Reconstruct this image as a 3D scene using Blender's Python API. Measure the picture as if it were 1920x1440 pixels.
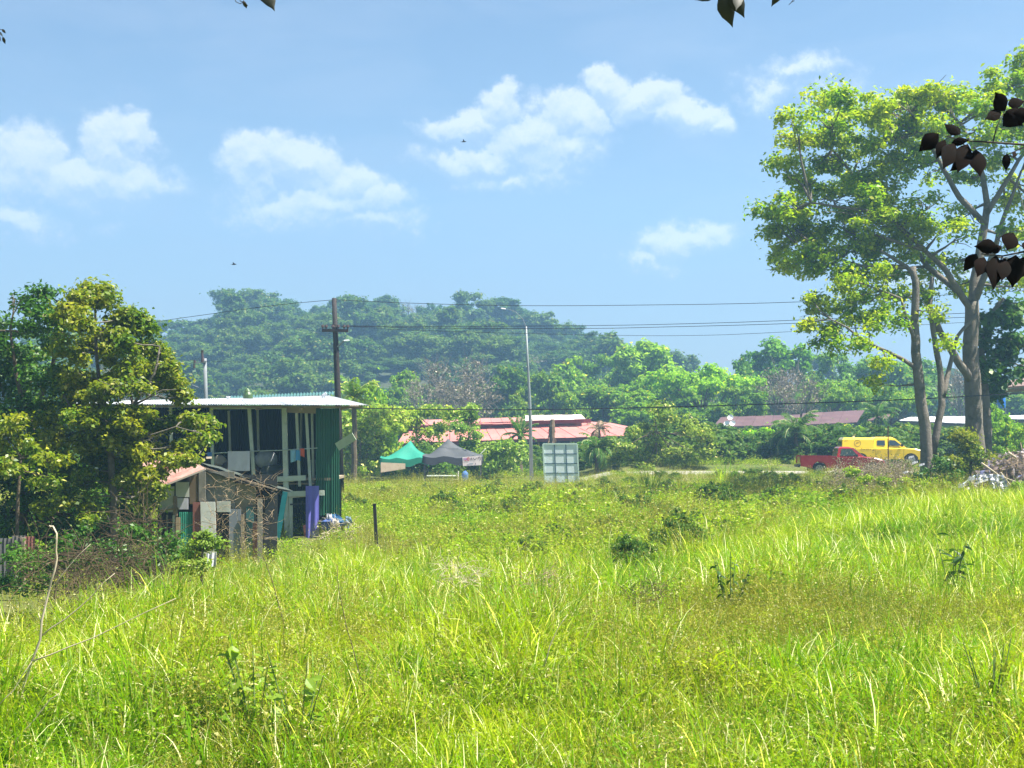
import bpy, math, random
import numpy as np
from mathutils import Vector, Matrix, Quaternion

# ------------------------------------------------------------------ camera, sky, sun, exposure
for o in list(bpy.data.objects): bpy.data.objects.remove(o)
scn = bpy.context.scene
COL = scn.collection
F, HX, HY, EYE = 2500.0, 960.0, 800.0, 3.2      # focal length in photo pixels, principal column, horizon row, eye height
cam_d = bpy.data.cameras.new('camera'); cam = bpy.data.objects.new('camera', cam_d); COL.objects.link(cam)
cam.location = (0, 0, EYE); cam.rotation_euler = (math.radians(90), 0, 0)
cam_d.sensor_width = 36; cam_d.lens = 36 * F / 1920; cam_d.shift_y = (HY - 720) / 1920
cam_d.clip_start = 0.1; cam_d.clip_end = 9000
scn.camera = cam

SUN_AZ, SUN_EL = math.radians(103), math.radians(62)
S = Vector((math.sin(SUN_AZ) * math.cos(SUN_EL), math.cos(SUN_AZ) * math.cos(SUN_EL), math.sin(SUN_EL)))
sd = bpy.data.lights.new('sun', 'SUN'); so = bpy.data.objects.new('sun', sd); COL.objects.link(so)
sd.energy = 5.0; sd.angle = math.radians(0.5); sd.color = (1.0, 0.95, 0.86)
so.rotation_euler = S.to_track_quat('Z', 'Y').to_euler(); so.location = (0, 0, 60)

scn.view_settings.view_transform = 'Standard'; scn.view_settings.look = 'None'
scn.view_settings.gamma = 1; scn.view_settings.use_curve_mapping = False
scn.view_settings.exposure = 1.70
scn.cycles.max_bounces = 7; scn.cycles.diffuse_bounces = 3; scn.cycles.transmission_bounces = 3
scn.cycles.glossy_bounces = 2; scn.cycles.volume_bounces = 1; scn.cycles.transparent_max_bounces = 6
scn.cycles.use_denoising = True
scn.cycles.sample_clamp_indirect = 4.0

w = bpy.data.worlds.new('World'); scn.world = w; w.use_nodes = True
w.cycles.sampling_method = 'MANUAL'; w.cycles.sample_map_resolution = 512
nt = w.node_tree; nt.nodes.clear()
def N(t, kind, **kw):
    n = t.nodes.new(kind)
    for k, v in kw.items(): setattr(n, k, v)
    return n
def M(t, op, a, b=None, c=None, clamp=False):
    n = t.nodes.new('ShaderNodeMath'); n.operation = op; n.use_clamp = clamp
    for i, v in enumerate((a, b, c)):
        if v is None: continue
        if isinstance(v, (int, float)): n.inputs[i].default_value = v
        else: t.links.new(v, n.inputs[i])
    return n.outputs[0]
def VM(t, op, a, b=None):
    n = t.nodes.new('ShaderNodeVectorMath'); n.operation = op
    for i, v in enumerate((a, b)):
        if v is None: continue
        if isinstance(v, (tuple, list)): n.inputs[i].default_value = v
        else: t.links.new(v, n.inputs[i])
    return n.outputs['Value'] if op in ('LENGTH', 'DOT_PRODUCT') else n.outputs[0]
def MIX(t, fac, a, b, mode='MIX'):
    n = t.nodes.new('ShaderNodeMix'); n.data_type = 'RGBA'; n.blend_type = mode
    for s, v in ((n.inputs[0], fac), (n.inputs[6], a), (n.inputs[7], b)):
        if isinstance(v, (int, float)): s.default_value = v
        elif isinstance(v, (tuple, list)): s.default_value = tuple(v) + (1,) if len(v) == 3 else tuple(v)
        else: t.links.new(v, s)
    return n.outputs[2]
def NOISE(t, vec, scale, detail=3, rough=.5, color=False, dist=0.0):
    n = t.nodes.new('ShaderNodeTexNoise'); n.inputs['Scale'].default_value = scale
    n.inputs['Detail'].default_value = detail; n.inputs['Roughness'].default_value = rough
    n.inputs['Distortion'].default_value = dist
    if vec is not None: t.links.new(vec, n.inputs['Vector'])
    return n.outputs['Color'] if color else n.outputs['Fac']
def RAMP(t, fac, stops):
    n = t.nodes.new('ShaderNodeValToRGB'); e = n.color_ramp.elements
    while len(e) < len(stops): e.new(0.5)
    for i, (p, c) in enumerate(stops):
        e[i].position = p; e[i].color = (tuple(c) + (1,)) if isinstance(c, (tuple, list)) else (c, c, c, 1)
    t.links.new(fac, n.inputs[0]); return n.outputs[0]

SKY_STRENGTH = 0.045
sky = N(nt, 'ShaderNodeTexSky', sky_type='NISHITA'); sky.sun_disc = False
sky.sun_elevation = SUN_EL; sky.sun_rotation = SUN_AZ; sky.air_density = 1.0; sky.dust_density = 0.35; sky.ozone_density = 2.5
tc = N(nt, 'ShaderNodeTexCoord'); sep = N(nt, 'ShaderNodeSeparateXYZ'); nt.links.new(tc.outputs['Generated'], sep.inputs[0])
az = M(nt, 'ARCTAN2', sep.outputs[0], sep.outputs[1])
az = M(nt, 'SUBTRACT', M(nt, 'PINGPONG', M(nt, 'ADD', az, 0.52), 1.045), 0.52)   # the same bank of clouds goes on all round
el = M(nt, 'ARCSINE', sep.outputs[2])
com = N(nt, 'ShaderNodeCombineXYZ'); nt.links.new(az, com.inputs[0]); nt.links.new(el, com.inputs[1])
P0 = com.outputs[0]
warp = VM(nt, 'SUBTRACT', NOISE(nt, P0, 16, 6, .62, True), (.5, .5, .5))
wscale = N(nt, 'ShaderNodeVectorMath', operation='MULTIPLY'); nt.links.new(warp, wscale.inputs[0]); wscale.inputs[1].default_value = (.06, .05, 0)
PW = VM(nt, 'ADD', P0, wscale.outputs[0])
def ang(px, py): return (math.atan((px - HX) / F), math.atan((HY - py) / math.hypot(F, px - HX)))
CLOUDS = [  # centre x, y, half width, half height in photo pixels, strength
 (40, 300, 75, 70, 1.0), (150, 330, 130, 45, 1.0), (205, 270, 52, 62, 1.0), (268, 245, 42, 45, .95), (255, 335, 75, 38, .8), (-60, 320, 110, 60, 1), (20, 410, 90, 28, .35),
 (470, 320, 62, 55, 1.0), (560, 300, 100, 42, 1.0), (650, 330, 70, 42, .95), (705, 365, 70, 34, .8), (600, 375, 120, 36, .6), (520, 385, 80, 34, .45), (700, 405, 100, 26, .35),
 (880, 238, 80, 26, .8), (945, 210, 38, 36, .85), (900, 290, 100, 26, .62), (1000, 270, 95, 44, .8), (1075, 225, 75, 50, .92), (1130, 165, 50, 42, 1.0), (1205, 185, 75, 36, 1.0), (1280, 210, 62, 34, .9), (1325, 225, 35, 24, .8), (960, 325, 80, 24, .35), (1060, 280, 75, 30, .6),
 (1260, 450, 60, 30, .62), (1310, 450, 60, 24, .5), (1210, 480, 55, 22, .4),
 (1510, 130, 60, 20, .34), (1450, 165, 60, 22, .22), (1560, 170, 50, 24, .18),
 (1790, 520, 110, 30, .4), (2050, 260, 120, 60, 1.), (2200, 330, 150, 50, .9), (-300, 380, 160, 60, 1.)]
def cloud_field(PX):
    f = None
    for (cx, cy, rx, ry, st) in CLOUDS:
        a0, e0 = ang(cx, cy)
        d = VM(nt, 'SUBTRACT', PX, (a0, e0, 0)); d = VM(nt, 'MULTIPLY', d, (F / rx / 1.15, F / ry / 1.15, 0))
        v = M(nt, 'MULTIPLY', M(nt, 'SUBTRACT', 1.0, VM(nt, 'LENGTH', d)), st)
        f = v if f is None else M(nt, 'SMOOTH_MAX', f, v, .12)
    return f
fb = NOISE(nt, P0, 30, 10, .64)
f0 = M(nt, 'ADD', cloud_field(PW), M(nt, 'MULTIPLY', M(nt, 'SUBTRACT', fb, .5), 1.2))
up_ = VM(nt, 'ADD', PW, (0, .0045, 0)); P0u = VM(nt, 'ADD', P0, (0, .0045, 0))
f1 = M(nt, 'ADD', cloud_field(up_), M(nt, 'MULTIPLY', M(nt, 'SUBTRACT', NOISE(nt, P0u, 30, 10, .64), .5), 1.2))
top_ = M(nt, 'SUBTRACT', f0, f1)            # positive on the sunlit upper sides, negative on the bases
soft = M(nt, 'ADD', 2.6, M(nt, 'MULTIPLY', top_, 3.0)); soft = M(nt, 'MINIMUM', M(nt, 'MAXIMUM', soft, 1.3), 4.2)
dens = M(nt, 'MULTIPLY', M(nt, 'ADD', f0, .14), soft, clamp=True)
stretch = N(nt, 'ShaderNodeVectorMath', operation='MULTIPLY'); nt.links.new(P0, stretch.inputs[0]); stretch.inputs[1].default_value = (1, 3.2, 1)
cir = M(nt, 'MULTIPLY', M(nt, 'SUBTRACT', NOISE(nt, stretch.outputs[0], 6.5, 6, .55, dist=.6), .42), 1.3, clamp=True)
skycol = N(nt, 'ShaderNodeVectorMath', operation='SCALE'); nt.links.new(sky.outputs[0], skycol.inputs[0]); skycol.inputs[3].default_value = SKY_STRENGTH
base = MIX(nt, M(nt, 'MULTIPLY', cir, .8), MIX(nt, 1.0, skycol.outputs[0], (.99, .97, .93), 'MULTIPLY'), (.175, .20, .25))
low_ = M(nt, 'POWER', M(nt, 'SUBTRACT', 1.0, M(nt, 'MULTIPLY', M(nt, 'ABSOLUTE', el), 3.4), clamp=True), 1.3)
base = MIX(nt, M(nt, 'MULTIPLY', low_, .72), base, (.10, .135, .19))     # pale blue air towards the horizon, the same all round
lit = M(nt, 'ADD', M(nt, 'MULTIPLY', top_, 2.2), M(nt, 'ADD', .14, M(nt, 'MULTIPLY', dens, .36)), clamp=True)
ccol = MIX(nt, lit, (.155, .195, .255), (.30, .305, .31))
out = MIX(nt, M(nt, 'MULTIPLY', M(nt, 'SMOOTHSTEP' if False else 'POWER', dens, 1.15), .93), base, ccol)
bg = N(nt, 'ShaderNodeBackground'); nt.links.new(out, bg.inputs[0]); bg.inputs[1].default_value = 1.0
wo = N(nt, 'ShaderNodeOutputWorld'); nt.links.new(bg.outputs[0], wo.inputs[0])

# ------------------------------------------------------------------ helpers
R = random.Random(7)
rng = np.random.default_rng(11)
def P(px, py, Y): return Vector(((px - HX) / F * Y, Y, EYE + (HY - py) / F * Y))
def lin(h):
    h = h.lstrip('#'); c = [int(h[i:i + 2], 16) / 255 for i in (0, 2, 4)]
    return tuple(x / 12.92 if x <= .04045 else ((x + .055) / 1.055) ** 2.4 for x in c)
MATS = {}
def mat(name, col, rough=.7, metal=0.0, noise=None, spec=.5, bump=None, trans=0, grime=None, coat=0):
    """procedural principled material: noise=(scale, other colour, amount), bump=(scale, strength), grime=(scale, colour, amount)"""
    if name in MATS: return MATS[name]
    m = bpy.data.materials.new(name); m.use_nodes = True; t = m.node_tree; b = t.nodes['Principled BSDF']
    b.inputs['Roughness'].default_value = rough; b.inputs['Metallic'].default_value = metal
    b.inputs['Specular IOR Level'].default_value = spec; b.inputs['Coat Weight'].default_value = coat
    b.inputs['Coat Roughness'].default_value = .06
    g = N(t, 'ShaderNodeNewGeometry'); pos = g.outputs['Position']
    c = None
    if noise:
        f = RAMP(t, NOISE(t, pos, noise[0], 5, .6), [(.35, 0), (.65, 1)])
        c = MIX(t, M(t, 'MULTIPLY', f, noise[2]), col, noise[1])
    if grime:
        f = RAMP(t, NOISE(t, pos, grime[0], 6, .7), [(.5, 0), (.68, 1)])
        c = MIX(t, M(t, 'MULTIPLY', f, grime[2]), c if c is not None else col, grime[1])
    if c is None: b.inputs['Base Color'].default_value = tuple(col) + (1,)
    else: t.links.new(c, b.inputs['Base Color'])
    if bump:
        bn = N(t, 'ShaderNodeBump'); bn.inputs['Strength'].default_value = bump[1]; bn.inputs['Distance'].default_value = .05
        t.links.new(NOISE(t, pos, bump[0], 5, .6), bn.inputs['Height']); t.links.new(bn.outputs[0], b.inputs['Normal'])
    if trans:
        tr = N(t, 'ShaderNodeBsdfTranslucent'); mx = N(t, 'ShaderNodeMixShader'); mx.inputs[0].default_value = trans
        if c is None: tr.inputs[0].default_value = tuple(col) + (1,)
        else: t.links.new(c, tr.inputs[0])
        t.links.new(b.outputs[0], mx.inputs[1]); t.links.new(tr.outputs[0], mx.inputs[2])
        t.links.new(mx.outputs[0], t.nodes['Material Output'].inputs[0])
    MATS[name] = m; return m
def leafmat(name, c1, c2, c3=None, f3=.06, trans=.45, rough=.45, tint=False, wscale=.12, tcol=(1.25, 1.3, .5), patch=None, spec=.09):
    """leaf and blade material: colour differs leaf by leaf and slowly over the world; light comes through"""
    if name in MATS: return MATS[name]
    m = bpy.data.materials.new(name); m.use_nodes = True; t = m.node_tree; b = t.nodes['Principled BSDF']
    b.inputs['Roughness'].default_value = rough; b.inputs['Specular IOR Level'].default_value = spec
    g = N(t, 'ShaderNodeNewGeometry'); oi = N(t, 'ShaderNodeObjectInfo')
    rnd = g.outputs['Random Per Island']
    n1 = NOISE(t, g.outputs['Position'], wscale, 4, .6)
    f = M(t, 'ADD', M(t, 'MULTIPLY', rnd, .6), M(t, 'MULTIPLY', M(t, 'SUBTRACT', n1, .5), 2.2), clamp=True)
    c = MIX(t, f, c1, c2)
    if patch:   # (colour, scale, threshold)
        pf = RAMP(t, NOISE(t, g.outputs['Position'], patch[1], 4, .6), [(patch[2], 0), (patch[2] + .12, 1)])
        c = MIX(t, M(t, 'MULTIPLY', pf, .8), c, patch[0])
    if c3: c = MIX(t, M(t, 'LESS_THAN', M(t, 'FRACT', M(t, 'MULTIPLY', rnd, 37.0)), f3), c, c3)
    if tint: c = MIX(t, 1.0, c, oi.outputs['Color'], 'MULTIPLY')
    v = M(t, 'ADD', .72, M(t, 'MULTIPLY', M(t, 'FRACT', M(t, 'MULTIPLY', rnd, 91.0)), .56))
    sc = N(t, 'ShaderNodeVectorMath', operation='SCALE'); t.links.new(c, sc.inputs[0]); t.links.new(v, sc.inputs[3])
    t.links.new(sc.outputs[0], b.inputs['Base Color'])
    tr = N(t, 'ShaderNodeBsdfTranslucent'); mx = N(t, 'ShaderNodeMixShader'); mx.inputs[0].default_value = trans
    t.links.new(MIX(t, 1.0, sc.outputs[0], tcol, 'MULTIPLY'), tr.inputs[0])
    t.links.new(b.outputs[0], mx.inputs[1]); t.links.new(tr.outputs[0], mx.inputs[2])
    t.links.new(mx.outputs[0], t.nodes['Material Output'].inputs[0])
    MATS[name] = m; return m

ORG = {}
def props(o, label=None, cat=None, group=None, kind=None):
    if label: o['label'] = label
    if cat: o['category'] = cat
    if group: o['group'] = group
    if kind: o['kind'] = kind
    return o
def thing(name, loc, label, cat, group=None, kind=None):
    o = bpy.data.objects.new(name, None); COL.objects.link(o); o.location = loc; o.empty_display_size = .3
    ORG[o.name] = Vector(loc); return props(o, label, cat, group, kind)
def link(name, me, parent=None, loc=None):
    o = bpy.data.objects.new(name, me); COL.objects.link(o)
    if parent is not None: o.parent = parent
    if loc is not None: o.location = loc
    ORG[o.name] = ORG[parent.name] if parent is not None else Vector(loc or (0, 0, 0))
    return o
def np_mesh(name, V, Fc, mats, mi=None, smooth=False):
    """V (n,3), Fc (m,k) with one k for all the faces"""
    me = bpy.data.meshes.new(name); V = np.ascontiguousarray(V, dtype=np.float32); Fc = np.ascontiguousarray(Fc, dtype=np.int32)
    me.vertices.add(len(V)); me.vertices.foreach_set('co', V.ravel())
    m, k = Fc.shape; me.loops.add(m * k); me.loops.foreach_set('vertex_index', Fc.ravel())
    me.polygons.add(m); me.polygons.foreach_set('loop_start', np.arange(m, dtype=np.int32) * k)
    if mi is not None: me.polygons.foreach_set('material_index', np.asarray(mi, dtype=np.int32))
    if smooth: me.polygons.foreach_set('use_smooth', np.ones(m, dtype=bool))
    me.update(calc_edges=True)
    for x in (mats if isinstance(mats, (list, tuple)) else [mats]): me.materials.append(x)
    return me
class MB:
    def __init__(s): s.v = []; s.f = []; s.sm = False
    def add(s, vs, fs):
        n = len(s.v); s.v += [tuple(v) for v in vs]; s.f += [tuple(i + n for i in f) for f in fs]; return s
    def box(s, c, size, rot=None, taper=1.0):
        x, y, z = [q / 2 for q in size]; vs = [Vector((a * x * (taper if d > 0 else 1), b * y * (taper if d > 0 else 1), d * z)) for a in (-1, 1) for b in (-1, 1) for d in (-1, 1)]
        if rot is not None: vs = [rot @ v for v in vs]
        c = Vector(c); vs = [v + c for v in vs]
        return s.add(vs, [(0, 1, 3, 2), (4, 6, 7, 5), (0, 4, 5, 1), (2, 3, 7, 6), (0, 2, 6, 4), (1, 5, 7, 3)])
    def beam(s, a, b, wx, wy=None, up=(0, 1, 0)):
        a = Vector(a); b = Vector(b); d = (b - a); L = d.length; d.normalize(); wy = wy or wx
        sx = d.cross(Vector(up)); 
        if sx.length < 1e-3: sx = d.cross(Vector((1, 0, 0)))
        sx.normalize(); sy = sx.cross(d); Mx = Matrix((sx, sy, d)).transposed()
        return s.box((a + b) / 2, (wx, wy, L), Mx)
    def tube(s, pts, rad, n=6, cap=True):
        pts = [Vector(p) for p in pts]; rad = list(rad) if hasattr(rad, '__len__') else [rad] * len(pts)
        vs = []; fs = []; prev = None
        for i, p in enumerate(pts):
            d = (pts[min(i + 1, len(pts) - 1)] - pts[max(i - 1, 0)]).normalized()
            if prev is None: u = d.orthogonal().normalized()
            else:
                u = prev - d * prev.dot(d)
                u = u.normalized() if u.length > 1e-4 else d.orthogonal().normalized()
            prev = u; v = d.cross(u)
            for k in range(n):
                a = 2 * math.pi * k / n; vs.append(p + (u * math.cos(a) + v * math.sin(a)) * rad[i])
        for i in range(len(pts) - 1):
            for k in range(n): fs.append((i * n + k, i * n + (k + 1) % n, (i + 1) * n + (k + 1) % n, (i + 1) * n + k))
        if cap: fs.append(tuple(range(n - 1, -1, -1))); fs.append(tuple((len(pts) - 1) * n + k for k in range(n)))
        return s.add(vs, fs)
    def ball(s, c, r, seg=10, ring=6, jit=0, rr=None):
        rr = rr or R; r = r if hasattr(r, '__len__') else (r, r, r); vs = []; c = Vector(c)
        for i in range(ring + 1):
            th = math.pi * i / ring
            for k in range(seg):
                a = 2 * math.pi * k / seg; j = 1 + rr.uniform(-jit, jit)
                vs.append(c + Vector((r[0] * j * math.sin(th) * math.cos(a), r[1] * j * math.sin(th) * math.sin(a), r[2] * j * math.cos(th))))
        fs = [(i * seg + k, (i + 1) * seg + k, (i + 1) * seg + (k + 1) % seg, i * seg + (k + 1) % seg) for i in range(ring) for k in range(seg)]
        return s.add(vs, fs)
    def poly_prism(s, pts, d):
        """closed polygon pts (3-D) extruded by vector d"""
        n = len(pts); d = Vector(d); vs = [Vector(p) for p in pts] + [Vector(p) + d for p in pts]
        return s.add(vs, [tuple(range(n - 1, -1, -1)), tuple(range(n, 2 * n))] + [(i, (i + 1) % n, n + (i + 1) % n, n + i) for i in range(n)])
    def corr(s, p0, u, v, pitch=.076, amp=.012, thick=.008, nv=1, bend=0):
        """corrugated sheet from corner p0: waves run across u, ridges along v"""
        p0, u, v = Vector(p0), Vector(u), Vector(v); n = max(2, int(round(u.length / pitch * 4))); nn = u.cross(v).normalized()
        for side in (0, 1):
            vs = []; fs = []
            for i in range(n + 1):
                h = math.sin(i * math.pi / 2) * amp
                for j in range(nv + 1):
                    q = j / nv; vs.append(p0 + u * (i / n) + v * q + nn * (h + side * thick + bend * math.sin(q * math.pi)))
            for i in range(n):
                for j in range(nv):
                    a = i * (nv + 1) + j; f = (a, a + nv + 1, a + nv + 2, a + 1); fs.append(f if side else f[::-1])
            s.add(vs, fs)
        return s
    def build(s, name, m, parent=None, loc=None, smooth=False, label=None, kind=None):
        me = bpy.data.meshes.new(name); og = ORG[parent.name] if parent is not None else Vector(loc or (0, 0, 0))
        me.from_pydata([(v[0] - og[0], v[1] - og[1], v[2] - og[2]) for v in s.v], [], s.f)
        if smooth or s.sm: me.polygons.foreach_set('use_smooth', [True] * len(me.polygons))
        me.update()
        for x in (m if isinstance(m, (list, tuple)) else [m]): me.materials.append(x)
        o = link(name, me, parent, None if parent is not None else og); 
        if label: o['label'] = label
        if kind: o['kind'] = kind
        return o

def vnoise(x, y, seed=0):
    """smooth 2-D value noise in numpy, 0..1"""
    x = np.asarray(x, float); y = np.asarray(y, float); xi = np.floor(x).astype(np.int64); yi = np.floor(y).astype(np.int64); xf = x - xi; yf = y - yi
    def h(a, b):
        n = (a * 374761393 + b * 668265263 + seed * 1442695041) & 0xffffffff; n = ((n ^ (n >> 13)) * 1274126177) & 0xffffffff
        return ((n ^ (n >> 16)) & 0xffff) / 65535.0
    u = xf * xf * (3 - 2 * xf); v = yf * yf * (3 - 2 * yf)
    return (h(xi, yi) * (1 - u) + h(xi + 1, yi) * u) * (1 - v) + (h(xi, yi + 1) * (1 - u) + h(xi + 1, yi + 1) * u) * v
def fbm(x, y, seed=0, o=4): return sum(vnoise(x * 2 ** k, y * 2 ** k, seed + k) * .5 ** (k + 1) for k in range(o)) / (1 - .5 ** o)
def sstep(a, b, x): t = np.clip((np.asarray(x, float) - a) / (b - a), 0, 1); return t * t * (3 - 2 * t)

# ------------------------------------------------------------------ the ground
def edge(u): return np.interp(u, [-.38, -.28, -.22, -.12, 0, .1, .18, .24, .30, .38], [16, 18, 21, 25.5, 28, 27, 30, 36, 40, 42])
def gz(X, Y):
    X = np.asarray(X, float); Y = np.asarray(Y, float); u = X / np.maximum(Y, 8)
    E = edge(u) + (vnoise(X * .3, Y * .02, 5) - .5) * 3
    top = .28 + .22 * sstep(.15, .3, u) * sstep(25, 36, Y) + (fbm(X * .22, Y * .22, 3) - .5) * .85
    top = top - .30 * (1 - sstep(-.1, .02, u)) * sstep(12, 19, Y) * .8 - .16 * sstep(14, 24, Y) * (1 - sstep(.1, .2, u))
    low = np.interp(u, [-.38, -.25, -.1, .1, .3], [-.75, -.7, -.45, -.15, .1]) + (fbm(X * .12, Y * .12, 9) - .5) * .3
    z = top + (low - top) * sstep(E, E + 7, Y)
    road = np.interp(u, [-.12, .03, .075], [-.55, -.48, .33])
    z = z + (road - z) * sstep(60, 77, Y)
    z = z + (.62 - .33) * sstep(86.2, 88, Y) + (fbm(X * .05, Y * .05, 21) - .5) * .8 * sstep(92, 130, Y)
    return z
def gzp(x, y): return float(gz(np.array([x]), np.array([y]))[0])
Ys = np.concatenate([np.arange(-40, 8, 3.0), np.arange(8, 50, .5), np.arange(50, 100, .8), np.geomspace(100, 5200, 50)])
us = np.linspace(-1, 1, 241); us = np.sign(us) * (np.abs(us) ** 1.6)
gY = np.repeat(Ys[:, None], len(us), 1); gX = us[None, :] * (np.abs(gY) * 1.0 + 45)
GV = np.stack([gX, gY, gz(gX, gY)], -1).reshape(-1, 3); nr, nc = gX.shape
ii = (np.arange(nr - 1)[:, None] * nc + np.arange(nc - 1)[None, :]).ravel()
GF = np.stack([ii, ii + 1, ii + nc + 1, ii + nc], 1)
gm = mat('soil_and_thatch', (.09, .12, .022), .95, noise=(.35, (.13, .11, .045), .7), grime=(3, (.03, .035, .012), .6), bump=(6, .8), spec=.2)
ground = link('ground', np_mesh('ground', GV, GF, gm, smooth=True)); props(ground, kind='structure')

# road along the far side of the field
rx = np.linspace(-120, 140, 131); ry = np.linspace(79.3, 85.4, 8)
RX, RY = np.meshgrid(rx, ry, indexing='ij'); RY2 = RY + (vnoise(RX * .4, RY * .0 + .5, 3) - .5) * .3 * (np.abs(RY - 82.3) > 2.9)
RV = np.stack([RX, RY2, gz(RX, RY2) + .03], -1).reshape(-1, 3); a = len(ry)
ii = (np.arange(len(rx) - 1)[:, None] * a + np.arange(a - 1)[None, :]).ravel()
road = link('road', np_mesh('road', RV, np.stack([ii, ii + a, ii + a + 1, ii + 1], 1), mat('pale_asphalt', (.30, .28, .25), .9, noise=(.8, (.36, .33, .28), .7), grime=(2, (.2, .17, .12), .5), bump=(20, .4)), smooth=True))
props(road, kind='structure')

# ------------------------------------------------------------------ the far hill
HILL_PX = [-500, -200, 0, 250, 330, 400, 460, 500, 560, 620, 700, 760, 830, 900, 950, 1000, 1060, 1120, 1170, 1240, 1330, 1450, 1600, 1900, 2300]
HILL_PY = [680, 655, 640, 620, 614, 606, 586, 582, 592, 590, 578, 580, 596, 590, 582, 600, 622, 645, 676, 716, 730, 732, 715, 715, 715]
def hz(X, Y):
    """hill surface: crest line at 350 m that falls to the plain at 225 m"""
    px = X / 350.0 * F + HX; crest = EYE + (HY - np.interp(px, HILL_PX, HILL_PY)) / F * 350 - 9.5
    t = np.clip((Y - 215) / 135.0, 0, 1); prof = np.sin(t * math.pi / 2) ** 1.15
    back = 1 - .5 * sstep(355, 520, Y)
    return (crest - .5) * prof * back + .5 + (fbm(X * .035, Y * .035, 33) - .5) * 11 * np.sin(np.clip(t, 0, 1) * 3.14) + (fbm(X * .03, Y * .03, 33) - .5) * 4 * t
hX, hY = np.meshgrid(np.linspace(-260, 260, 131), np.linspace(212, 560, 70), indexing='ij')
HV = np.stack([hX, hY, hz(hX, hY) - .6], -1).reshape(-1, 3); a = 70
ii = (np.arange(130)[:, None] * a + np.arange(a - 1)[None, :]).ravel()
hill = link('hill', np_mesh('hill', HV, np.stack([ii, ii + a, ii + a + 1, ii + 1], 1), mat('hill_soil', (.03, .045, .015), .95, noise=(.06, (.05, .05, .02), .6)), smooth=True))
props(hill, kind='structure')
# the air: pale haze that turns the far hill blue
hb = MB().box((0, 330, 55), (1000, 760, 130)); hb = hb.build('haze', bpy.data.materials.new('haze_air'))
props(hb, kind='stuff', label='thin pale blue haze lying over the field and the hill')
hm = hb.data.materials[0]; hm.use_nodes = True; t = hm.node_tree; t.nodes.clear()
pv = N(t, 'ShaderNodeVolumePrincipled'); pv.inputs['Color'].default_value = (.33, .59, .92, 1); pv.inputs['Density'].default_value = .00098; pv.inputs['Anisotropy'].default_value = .25
t.links.new(pv.outputs[0], N(t, 'ShaderNodeOutputMaterial').inputs['Volume'])

# ------------------------------------------------------------------ vegetation builders
def leaves_np(C, Nrm, L, W, fold=.12, rg=None, droop=None):
    """one folded four-sided leaf at each centre C with normal Nrm: returns V, F"""
    rg = rg or rng; n = len(C); Nrm = Nrm / (np.linalg.norm(Nrm, axis=1, keepdims=True) + 1e-9)
    t = rg.normal(size=(n, 3)); 
    if droop is not None: t = t * .6 + droop
    t -= Nrm * (t * Nrm).sum(1, keepdims=True); t /= np.linalg.norm(t, axis=1, keepdims=True) + 1e-9
    b = np.cross(Nrm, t); L = np.broadcast_to(L, n)[:, None]; W = np.broadcast_to(W, n)[:, None]
    V = np.stack([C - t * L * .5, C + b * W * .5 + Nrm * L * fold - t * L * .06, C + t * L * .5, C - b * W * .5 + Nrm * L * fold - t * L * .06], 1).reshape(-1, 3)
    return V, np.arange(4 * n).reshape(n, 4)
def blob_leaves(blobs, per, size, rg, flat=.75, up=.7, shell=.45, asp=.55):
    """leaves filling ellipsoids (centre, radii): denser towards the skin, facing up and out"""
    Vs, Fs, off = [], [], 0
    for c, r, k in blobs:
        n = max(6, int(per * k)); d = rg.normal(size=(n, 3)); d /= np.linalg.norm(d, axis=1, keepdims=True)
        rad = rg.uniform(0, 1, n) ** shell
        stray = 1 + (rg.uniform(0, 1, n) < .3) * np.abs(rg.normal(size=n)) * .45
        C = np.asarray(c) + d * (rad * stray)[:, None] * np.asarray(r)
        nr = d * .6 + rg.normal(size=(n, 3)) * .6 + np.array([0, 0, up])
        s = size * rg.uniform(.6, 1.35, n)
        V, Fc = leaves_np(C, nr, s, s * asp, rg=rg); Vs.append(V); Fs.append(Fc + off); off += len(V)
    return np.concatenate(Vs), np.concatenate(Fs)
def subblobs(blobs, rr, dens=1.0, r=(.5, .9), gap=.0):
    """break each big blob into leaf clumps so that the crown has gaps and an uneven outline"""
    out = []
    for c, R3, k in blobs:
        vol = R3[0] * R3[1] * R3[2]; rm = (r[0] + r[1]) / 2
        n = max(5, int(dens * 2.4 * vol / rm ** 3 * .62))
        for _ in range(n):
            d = Vector((rr.gauss(0, 1), rr.gauss(0, 1), rr.gauss(0, 1))).normalized() * (rr.random() ** .4)
            q = rr.uniform(*r); out.append(((c[0] + d.x * R3[0], c[1] + d.y * R3[1], c[2] + d.z * R3[2]), (q * 1.1, q * 1.1, q * rr.uniform(.5, .9)), k))
    return out
BARK = mat('grey_bark', (.15, .13, .105), .9, noise=(2.5, (.19, .17, .14), .8), grime=(1.6, (.05, .055, .035), .7), bump=(9, .9), spec=.12)
BARKD = mat('brown_bark', (.10, .075, .05), .9, noise=(4, (.16, .13, .09), .7), bump=(14, .8), spec=.12)
TWIG = mat('dry_twig', (.34, .26, .16), .85, noise=(3, (.22, .15, .09), .8), spec=.12)
TWIGD = mat('dark_twig_brown', (.07, .05, .03), .9, noise=(3, (.12, .09, .05), .8), spec=.1)  # browns darkened for the shade under the left tree; own colour on withered grass
TWIGP = mat('bleached_twig', (.52, .45, .33), .85, noise=(3, (.36, .28, .18), .7), spec=.12)
LEAFT = leafmat('crown_leaves', (.06, .135, .018), (.14, .215, .028), (.22, .22, .06), .05, tint=True, trans=.35, wscale=.08)
LEAFG = leafmat('yellow_green_leaves', (.16, .31, .006), (.52, .56, .010), (.54, .56, .10), .05, trans=.5, wscale=.35, rough=.35)
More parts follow.
